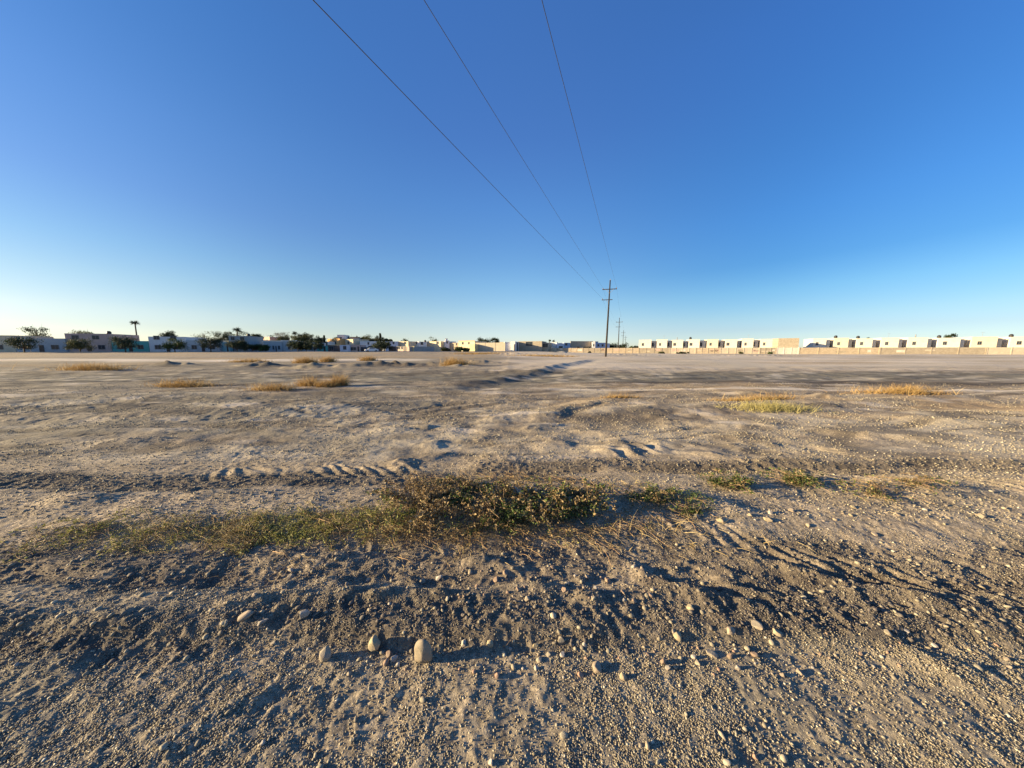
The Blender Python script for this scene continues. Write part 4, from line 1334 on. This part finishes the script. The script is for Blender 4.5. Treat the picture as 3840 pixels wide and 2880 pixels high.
# hall with a broad sloping shade
h_, W_, H_ = house("hall", C(1060), C(1392), Y(440), 134, 12, 'greyblue', "long hall with tan roof screen and dark shaded front", 12, [('d', .3, .42, 0, 3), ('w', .6, .9, 1.5, 3.2)], cat='hall')
MB().box(-.2, W_ + .2, -.5, -.3, H_ * .62, H_ + 1.0).build("roof_screen", pal('tan'), h_)
house("house", C(1394), C(1440), Y(418), 133, -10, 'white2', "narrow white house between the hall and the blue house", 7, [('w', .3, .6, 3, 4)])
house("house", C(1442), C(1606), Y(430), 136, 12, 'blue', "blue-lilac shaded house just left of the leaning pole", 8, [('w', .2, .35, 3, 4), ('w', .6, .75, 3, 4)], step=(.1, .4, .5, 'blue'))
house("house", C(1608), C(1662), Y(440), 138, 8, 'lilac', "pale lilac house just right of the leaning pole", 8)

# long boundary wall on the right
seg = [(C(700), C(880), 'tan', 3, 2, "tan wall stretch below the two palms"), (C(880), C(1250), 'tan', 4, 3, "tan wall stretch before the hall, weedy at its foot"),
       (C(1250), C(1600), 'block', 4, 4, "tan block wall stretch ending at the leaning pole"), (C(1600), C(2110), 'tan', 5, 3, "plain tan wall stretch before the dark hedges"),
       (D(120), D(520), 'block', 4, 3, "brownish wall stretch below the first two white houses"), (D(520), D(860), 'wallcream', 4, 2, "whitewashed wall stretch with dark scrub at its foot"),
       (D(860), D(1180), 'tan', 4, 4, "tan wall stretch with pale vertical marks below the white houses"), (D(1180), D(1690), 'wallcream', 5, 5, "whitish wall stretch with patched paint"),
       (D(1690), D(1910), 'block', 3, 4, "orange-brown wall stretch below the last white house"), (D(1910), D(2200), 'rowwhite', 3, 0, "bright white wall under the bare block building"),
       (D(2200), 3300, 'tan', 4, 2, "tan wall stretch past the bare block building"), (3300, 3700, 'block', 4, 2, "brown wall stretch second from the far end"), (3700, 4200, 'wallcream', 5, 3, "whitish wall stretch at the far end of the row")]
WX, WY, WA = xdir(2394) * 118, 118, math.radians(-14.5)


def wall_y(px, off=0.0):
    """distance at which the sight line of a column meets the line of the wall (moved back by off)"""
    k = xdir(px)
    bx, by = WX + off * math.sin(-WA), WY + off * math.cos(WA)
    t = (k * by - bx) / (math.cos(WA) - k * math.sin(WA))
    return by + t * math.sin(WA)


for p0, p1, c, n, pt, lab in seg:
    y0 = wall_y(p0)
    top = 1312 - (2.35 - CAM_Z) * F / y0 / 1.0
    bwall(p0, p1, top, y0, math.degrees(WA), c, lab, posts=n, patches=pt)

# row of white two-storey houses: a block standing forward, a recessed shaded bay beside it
fr = [(120, 280, 345), (350, 485, 548), (550, 690, 756), (760, 905, 996), (1000, 1145, 1230), (1235, 1390, 1446), (1450, 1600, 1686), (1690, 1845, 1908)]
lb = ["first white row house, at the hedge end", "second white row house from the hedges", "third white row house, with a roof vent", "fourth white row house, with a dark water tank",
      "fifth white row house from the hedges", "sixth white row house from the hedges", "seventh white row house from the hedges", "last white row house, beside the bare block building"]
ext = [(3045, 3095, 3122), (3124, 3178, 3206), (3208, 3268, 3298), (3300, 3366, 3398), (3400, 3474, 3510), (3512, 3596, 3636), (3638, 3734, 3780), (3782, 3890, 3940)]
allf = [(D(a), D(b_), D(c), l) for (a, b_, c), l in zip(fr, lb)] + [(a, b_, c, "white row house beyond the bare block building, number %s along" % n)
                                                                     for (a, b_, c), n in zip(ext, ("one", "two", "three", "four", "five", "six", "seven", "eight"))]
wm = pal('rowwhite')
HA = math.radians(-25)
for i, (a, b_, c, lab) in enumerate(allf):
    y0 = wall_y(a, 24)
    x0, _, W = facade(a, b_, y0, HA)
    _, _, W2 = facade(a, c, y0, HA)
    W2 = W + (W2 - W) * 1.02
    root = empty("row_house", (x0, y0, 0), HA)
    Ht = 6.0 + .15 * math.sin(i * 2.3)
    b = MB().box(0, W, 0, 8, -.6, Ht)
    b.box(-.06, W + .06, -.06, 8.06, Ht + .003, Ht + .28)
    wm = pal(('rowwhite', 'rowwhite', 'rowcream', 'rowwhite', 'rowgrey')[(i * 3) % 5])
    b.build("front_block", wm, root)
    MB().box(W + .003, W2, 2.6, 8, -.6, Ht - .2).build("side_bay", wm, root)
    windows(root, [('w', W * .24, W * .40, 3.5, 4.7)] if i not in (2, 3, 5) else [('w', W * .12, W * .34, 3.5, 4.7)])
    windows(root, [('w', W + (W2 - W) * .12, W + (W2 - W) * .5, 3.2, 4.9), ('d', W + (W2 - W) * .15, W + (W2 - W) * .5, 0.1, 2.2)], yf=2.6)
    MB().box(.3, W - .3, .3, 7.7, Ht + .285, Ht + .33).build("roof", ROOF, root)
    if i in (3, 9, 10, 13, 15):
        MB().tube([(.8, 1.2, Ht + .28), (.8, 1.2, Ht + 1.1), (.8, 1.2, Ht + 1.3), (.8, 1.2, Ht + 1.4)], [.5, .5, .3, .15], 10).build("water_tank", TANK, root, True)
    if i in (1, 6, 11, 14):
        MB().tube([(W * .7, 3, Ht + .28), (W * .7, 3, Ht + 2.2)], .03, 5).tube([(W * .7 - .5, 3, Ht + 2), (W * .7 + .5, 3, Ht + 2)], .025, 5).build("antenna", STEEL, root)
    if i in (2, 12):
        MB().tube([(W * .45, 1, Ht + .28), (W * .45, 1, Ht + 1.5)], .15, 8).build("roof_vent", STEEL, root, True)
    tag(root, lab, 'house', 'white row houses behind the far wall')
# bare concrete block building
y0 = wall_y(D(1920), 18)
h_, W_, H_ = house("building", D(1920), D(2188), 1312 - (6.4 - CAM_Z) * F / y0, y0, -22, 'block', "bare grey-brown block building at the end of the white row", 6, [], zb=0, cat='building')

# --- houses past the picture's left edge of the street
ext_l = [(-260, 60, 'cream', 1255, 80, 14), (62, 250, 'bluegrey', 1268, 84, 14), (252, 420, 'pink', 1250, 87, 14), (422, 560, 'teal', 1278, 89, 14), (562, 700, 'white2', 1262, 91, 14), (702, 824, 'greyblue', 1276, 93, 14)]
el = ["cream house at the very end of the left street", "blue-grey house second from the end of the left street", "pinkish two-storey house on the left street", "teal single-storey house on the left street",
      "off-white two-storey house on the left street", "grey-blue house just before the low cyan one"]
for (a, b_, c, tp, y_, an), l in zip(ext_l, el):
    house("house", a, b_, tp, y_, an, c, l, 9, [('w', .15, .3, .9, 2.1), ('d', .45, .55, 0, 2.1), ('w', .7, .85, .9, 2.1)] + ([('w', .15, .3, 3.9, 5.0), ('w', .6, .75, 3.9, 5.0)] if tp < 1265 else []), tank=(tp == 1250))

# ------------------------------------------------------------------ trees
BARK = simple_mat("bark", (.10, .075, .055), .3, 6, .9, .3)
TL = {
    'dark': leaf_mat("dark foliage", [(0, (.012, .020, .010)), (.5, (.028, .042, .018)), (1, (.055, .075, .03))], .15),
    'olive': leaf_mat("olive foliage", [(0, (.035, .042, .018)), (.5, (.075, .085, .035)), (1, (.14, .14, .06))], .2),
    'green': leaf_mat("green foliage", [(0, (.020, .038, .012)), (.5, (.045, .075, .022)), (1, (.09, .12, .04))], .2),
    'brown': leaf_mat("bare twig foliage", [(0, (.06, .045, .035)), (.5, (.11, .085, .065)), (1, (.17, .13, .10))], .1),
}


def tree(px, ptop, y, wpx, kind, form, label, group='trees among the far houses', pbot=None, sd_=None, cat='tree', trunk_h=.3, dens=1.0):
    g = np.random.default_rng(sd_ if sd_ is not None else int(px * 3 + ptop))
    x = xdir(px) * y
    zg = hz(x, y, 1.0)
    Ht = zat(ptop, y) - zg
    Wd = wpx * y / F
    names = {'palm': 'palm_tree', 'cone': 'cypress_tree', 'bush': 'bush', 'bare': 'bare_tree'}
    root = empty(names.get(form, 'tree'), (x, y, zg))
    if form == 'palm':
        MB().tube([(0, 0, -.3), (.05, 0, Ht * .5), (0.1, 0, Ht * .86)], [.24, .2, .17], 8).build("trunk", BARK, root, True)
        n = 26
        P0 = np.tile([[.1, 0, Ht * .86]], (n, 1)).astype(float)
        az = g.uniform(0, 6.28, n); el = g.uniform(-.1, 1.3, n)
        Dr = np.stack([np.cos(az) * np.cos(el), np.sin(az) * np.cos(el), np.sin(el)], 1)
        Vs = []; Fs = []; nn = 0
        for k in range(7):
            V, Fc, kk = ribbons(P0, Dr + g.normal(0, .05, Dr.shape), np.full(n, Wd * .62), np.full(n, .09), g, 5, 1.5)
            Vs.append(V); Fs.append(Fc + nn); nn += len(V)
        V = np.concatenate(Vs)
        mesh_obj("crown", V, np.concatenate(Fs), TL[kind], root, attrs={'tint': g.random(len(V))})
    else:
        th = Ht * trunk_h
        b = MB()
        b.tube([(0, 0, -.3), (.05, 0, th * .6), (0, .05, th * 1.1), (0, 0, Ht * .75)], [.2 * Ht / 6, .16 * Ht / 6, .12 * Ht / 6, .04], 7)
        nb = 9 if form != 'bare' else 26
        for k in range(nb):
            a = g.uniform(0, 6.28); r = Wd * .5 * g.uniform(.5, .9); z1 = g.uniform(th * 1.2, Ht * .95)
            b.tube([(0, 0, th * g.uniform(.7, 1.3)), (math.cos(a) * r * .5, math.sin(a) * r * .5, (th + z1) * .5), (math.cos(a) * r, math.sin(a) * r, z1)], [.07, .045, .015], 5)
        b.build("trunk", BARK, root, True)
        # clumps in the crown's volume
        blobs = []
        nbl = {'round': 15, 'wide': 22, 'cone': 14, 'bush': 12, 'bare': 12, 'loose': 13}[form]
        for k in range(nbl):
            u = g.random()
            if form == 'cone':
                z = th * .3 + (Ht - th * .3) * (k + .5) / nbl
                rr = Wd * .5 * (1 - (k / nbl) ** 1.3) * .8
                a = g.uniform(0, 6.28); c_ = (math.cos(a) * rr * .3, math.sin(a) * rr * .3, z); rad = max(rr * .75, Wd * .08)
            elif form == 'bush':
                a = g.uniform(0, 6.28); q = math.sqrt(g.random()) * Wd * .36
                c_ = (math.cos(a) * q, math.sin(a) * q * .6, Ht * g.uniform(.2, .72)); rad = min(Wd * .22, Ht * .34)
            else:
                a = g.uniform(0, 6.28); q = math.sqrt(g.random()) * Wd * .38
                zc = th + (Ht - th) * (.18 + .62 * g.random()); zc = zc - (q / (Wd * .5)) ** 2 * (Ht - th) * .22
                c_ = (math.cos(a) * q, math.sin(a) * q, zc); rad = min((Ht - th) * .27, Wd * .2) * g.uniform(.75, 1.2)
            blobs.append((c_, rad))
        per = int((150 if form not in ('bare', 'loose') else 60) * dens)
        Ps = []; Ts = []
        for c_, rad in blobs:
            d = g.normal(size=(per, 3)); d /= np.linalg.norm(d, axis=1)[:, None]
            rr = rad * (g.random(per) ** .45) * g.uniform(.75, 1.25, per)
            Ps.append(np.array(c_) + d * rr[:, None] * np.array([1.15, 1.15, .85]))
            Ts.append(np.full(per, g.uniform(.2, .8)))
        Pp = np.concatenate(Ps); Tn = np.concatenate(Ts)
        keep = (Pp[:, 2] > .1) & (Pp[:, 2] < Ht * 1.02); Pp = Pp[keep]; Tn = Tn[keep]
        n = len(Pp)
        V, Fc = leaf_cloud(Pp, g.normal(size=(n, 3)), np.full(n, .30 if form != 'bare' else .2) * g.uniform(.6, 1.4, n) * (y / 105), g)
        mesh_obj("crown", V, Fc, TL[kind], root, attrs={'tint': np.repeat(np.clip(Tn + g.normal(0, .2, n), 0, 1), 4)})
    tag(root, label, cat, group)
    return root


T_ = [
    (A(20), Y(255), 112, 34, 'dark', 'round', "dark tree at the street's near end above the cyan house"),
    (A(100), Y(235), 116, 22, 'dark', 'loose', "thin dark tree between the cyan and slate houses"),
    (A(232), Y(188), 114, 34, 'dark', 'palm', "tall palm with tufted top above the slate house"),
    (A(325), Y(262), 116, 30, 'olive', 'loose', "ragged olive tree just right of the tall palm"),
    (A(510), Y(285), 122, 24, 'dark', 'round', "dark tree peaking above the cream upper-floor house"),
    (A(450), Y(320), 121, 34, 'olive', 'round', "olive tree touching the cream house's roof"),
    (A(560), Y(335), 121, 24, 'green', 'round', "green tree at the right end of the cream house"),
    (A(710), Y(308), 140, 24, 'dark', 'loose', "dark leafless-looking tree above the blue-grey house"),
    (A(800), Y(330), 140, 24, 'brown', 'bare', "brown bare tree above the blue-grey house"),
    (A(870), Y(250), 132, 24, 'brown', 'bare', "tall wispy bare tree, left of the pair"),
    (A(950), Y(240), 132, 26, 'brown', 'bare', "tall wispy bare tree, right of the pair"),
    (A(930), Y(315), 130, 26, 'olive', 'round', "olive tree below the wispy bare pair"),
    (A(1105), Y(248), 128, 24, 'dark', 'palm', "short-topped palm above the spreading trees"),
    (A(1110), Y(320), 128, 26, 'olive', 'loose', "olive tree under the short-topped palm"),
    (A(1240), Y(278), 128, 28, 'dark', 'round', "dark round-headed tree right of the short-topped palm"),
    (A(1180), Y(345), 124, 34, 'olive', 'round', "olive tree between the palm and the round-headed tree"),
    (A(1320), Y(310), 126, 26, 'olive', 'round', "olive tree right of the dark round-headed one"),
    (A(1420), Y(325), 126, 30, 'olive', 'loose', "loose olive tree towards the orange house"),
    (A(1490), Y(360), 126, 24, 'olive', 'round', "low olive tree beside the slim cypress"),
    (A(1553), Y(320), 126, 9, 'dark', 'cone', "slim dark cypress beside the orange house"),
    (A(1130), Y(405), 98, 56, 'dark', 'wide', "wide dark spreading tree, left of the front pair"),
    (A(1390), Y(405), 98, 60, 'dark', 'wide', "wide dark spreading tree, right of the front pair"),
    (A(1260), Y(418), 99, 40, 'dark', 'wide', "dark tree filling the gap of the front pair"),
    (A(200), Y(400), 94, 50, 'dark', 'wide', "dark street tree before the slate house"),
    (A(440), Y(465), 95, 40, 'dark', 'wide', "low dark street tree under the cream house"),
    (A(590), Y(468), 96, 36, 'green', 'wide', "low green street tree before the blue-grey house"),
    (A(1710), Y(310), 138, 16, 'olive', 'loose', "small olive tree rising behind the orange house"),
    (A(1905), Y(318), 146, 24, 'dark', 'round', "dark tree right of the tall grey-white house"),
    (A(2060), Y(290), 150, 12, 'brown', 'bare', "thin bare tree behind the dark-roofed house"),
    (A(2160), Y(345), 140, 30, 'olive', 'round', "olive tree at the start of the tree mass"),
    (B(90), Y(335), 138, 34, 'olive', 'round', "olive round tree in the tree mass"),
    (B(180), Y(350), 138, 30, 'olive', 'round', "second olive tree of the mass, beside the peaked one"),
    (B(280), Y(288), 136, 26, 'dark', 'cone', "dark peaked conifer, highest of the tree mass"),
    (B(235), Y(340), 136, 22, 'dark', 'round', "dark shoulder tree against the peaked conifer"),
    (B(335), Y(360), 136, 16, 'dark', 'round', "small dark tree right of the peaked conifer"),
    (B(290), Y(412), 104, 54, 'dark', 'wide', "big dark round tree standing in front of the lilac house"),
    (B(410), Y(375), 142, 14, 'dark', 'round', "little dark crown over the lilac house"),
    (B(655), Y(370), 146, 22, 'dark', 'loose', "round tree peeping above the cream sunlit house"),
    (B(1085), Y(358), 146, 24, 'olive', 'loose', "shaggy tree above the cream block house"),
    (B(1275), Y(492), 107, 40, 'dark', 'bush', "dark bush before the lilac tower house"),
    (B(1470), Y(490), 107, 40, 'green', 'bush', "wide green bush before the long cream house"),
    (B(1590), Y(505), 107, 26, 'olive', 'bush', "small olive bush next to the yellow house end"),
    (B(1850), Y(378), 140, 34, 'dark', 'round', "dark rounded tree above the brownish block wall"),
    (B(2030), Y(368), 142, 24, 'dark', 'round', "smaller dark tree further along the brownish block wall"),
    (C(738), Y(372), 138, 12, 'dark', 'palm', "left small palm above the tan block building"),
    (C(800), Y(380), 138, 12, 'dark', 'palm', "right small palm beside the white sunlit house"),
    (C(1700), Y(445), 146, 26, 'dark', 'bush', "dark hedge bush right of the leaning pole"),
    (C(1830), Y(450), 146, 32, 'dark', 'bush', "dark hedge bush around the second pole"),
    (C(2010), Y(462), 150, 30, 'green', 'bush', "low green hedge bush before the first white row house"),
    (C(2070), Y(458), 150, 26, 'dark', 'bush', "dark hedge bush touching the first white row house"),
    (90, 1262, 78, 60, 'dark', 'wide', "dark street tree before the cream end house"),
    (300, 1268, 82, 46, 'olive', 'wide', "olive street tree before the pinkish house"),
    (470, 1262, 84, 50, 'dark', 'wide', "dark street tree before the teal single-storey house"),
    (655, 1270, 86, 44, 'green', 'wide', "green street tree before the off-white two-storey house"),
    (790, 1264, 88, 46, 'dark', 'wide', "dark street tree before the grey-blue house"),
    (150, 1205, 105, 60, 'dark', 'round', "dark tree behind the far left end houses"),
    (330, 1225, 108, 50, 'olive', 'round', "olive tree behind the pinkish house"),
    (520, 1195, 112, 30, 'dark', 'palm', "palm behind the teal single-storey house"),
    (640, 1230, 110, 46, 'dark', 'round', "dark tree behind the off-white two-storey house"),
    (770, 1235, 112, 40, 'olive', 'loose', "loose olive tree behind the grey-blue house"),
    (3560, 1240, 170, 30, 'dark', 'round', "dark tree rising behind the far right row houses"),
    (3250, 1262, 190, 14, 'dark', 'palm', "small palm behind the row houses past the bare building"),
]
for px, pt, y, w, k, f, lab in T_:
    if f == 'palm': w *= .8
    elif y > 111 and f != 'cone' and y < 150: w *= 1.6; pt -= 9
    if f == 'wide': w *= 1.5; pt -= 6
    c = {'palm': 'palm', 'bush': 'bush'}.get(f, 'tree')
    tree(px, pt, y, w, k, f, lab, cat=c, trunk_h=.2 if f in ('wide', 'bush') else .3)

# scrub at the foot of the wall
for i, (px, w, lab) in enumerate([(D(690), 56, "long dark scrub bush at the foot of the whitewashed wall"), (D(420), 26, "small scrub bush at the wall below the second row house"),
                                  (D(1830), 16, "green scrub bush by the orange-brown wall"), (C(1360), 10, "little dark scrub bush before the tan block wall"), (D(1450), 20, "brown scrub by the patched wall")]):
    y = wall_y(px) - 2
    tree(px, 1312 - (.75 - CAM_Z) * F / y, y, w, ['dark', 'olive', 'green', 'dark', 'olive'][i], 'bush', lab, 'scrub along the boundary wall', cat='bush', dens=.7, sd_=i + 900)

# ------------------------------------------------------------------ parked car
WPAINT = simple_mat("white car paint", (.72, .72, .72), .03, 2, .25)
TYRE = simple_mat("tyre rubber", (.02, .02, .02), .2, 8, .9)
LAMP = simple_mat("lamp lens", (.5, .1, .08), .1, 4, .3)


def car(px, y, yaw_, label):
    x = xdir(px) * y
    root = empty("parked_car", (x, y, hz(x, y, 1.0)), yaw_)
    prof = [(-2.1, .35), (-2.15, .75), (-1.9, .95), (-1.2, 1.02), (-.6, 1.45), (.9, 1.47), (1.6, 1.05), (2.05, .98), (2.15, .6), (2.1, .35)]
    V = [(p[0], s * (.82 if p[1] < 1.1 else .66), p[1]) for s in (-1, 1) for p in prof]
    n = len(prof)
    b = MB(); b.add(V, [(i, (i + 1) % n, n + (i + 1) % n, n + i) for i in range(n)])
    me = b
    body = mesh_obj("body", np.array(V), [np.array(me.q), np.array([list(range(n))[::-1], list(range(n, 2 * n))])], WPAINT, root)
    for s in (-1, 1):
        MB().box(-.75, .95, s * .765 - .02, s * .765 + .02, 1.05, 1.36).build("side_window", GLASS, root)
        MB().box(-2.17, -2.12, s * .6 - .14, s * .6 + .14, .66, .8).build("headlight", CERAM, root)
        MB().box(2.13, 2.18, s * .6 - .14, s * .6 + .14, .66, .8).build("tail_light", LAMP, root)
        for wx in (-1.3, 1.35):
            w = MB().tube([(wx, s * .70, .32), (wx, s * .86, .32)], .32, 14).build("wheel", TYRE, root, True)
            MB().tube([(wx, s * .862, .32), (wx, s * .872, .32)], .19, 10).build("rim", STEEL, w, True)
    w = MB().box(-1.02, -.98, -.6, .6, 1.12, 1.35).build("windscreen", GLASS, root)
    tag(root, label, 'car')


car(B(135), 101, math.radians(35), "small white car parked before the dark garage front")

# street in front of the left houses, with its kerb
ROADM = simple_mat("worn asphalt", (.11, .105, .10), .2, .6, .95)
KERB = simple_mat("concrete kerb", (.38, .36, .34), .12, 1.2, .9)


def strip(name, off0, off1, z_up, mat, thick=None):
    a = math.radians(14)
    V = []; Q = []
    n = 80
    for i in range(n + 1):
        s = -90 + 190 * i / n
        bx, by = xdir(A(92)) * 98, 98
        for off in (off0, off1):
            x = bx + s * math.cos(a) + off * math.sin(a); y = by + s * math.sin(a) - off * math.cos(a)
            z = hz(x, y, 1.0)
            V.append((x, y, z + z_up))
    for i in range(n):
        Q.append((2 * i, 2 * i + 2, 2 * i + 3, 2 * i + 1)[::-1])
    if thick:
        m = len(V)
        V += [(x, y, z - thick) for x, y, z in V]
        for i in range(n):
            Q.append((2 * i + 1, 2 * i + 3, 2 * i + 3 + m, 2 * i + 1 + m)); Q.append((2 * i, 2 * i + 2, 2 * i + 2 + m, 2 * i + m))
    o = mesh_obj(name, np.array(V), np.array(Q), mat)
    o['kind'] = 'structure'
    return o


strip("road", 2.2, 9.0, .05, ROADM)
strip("pavement", .8, 2.0, .16, KERB, .3)
strip("kerb", 9.1, 9.4, .17, KERB, .3)
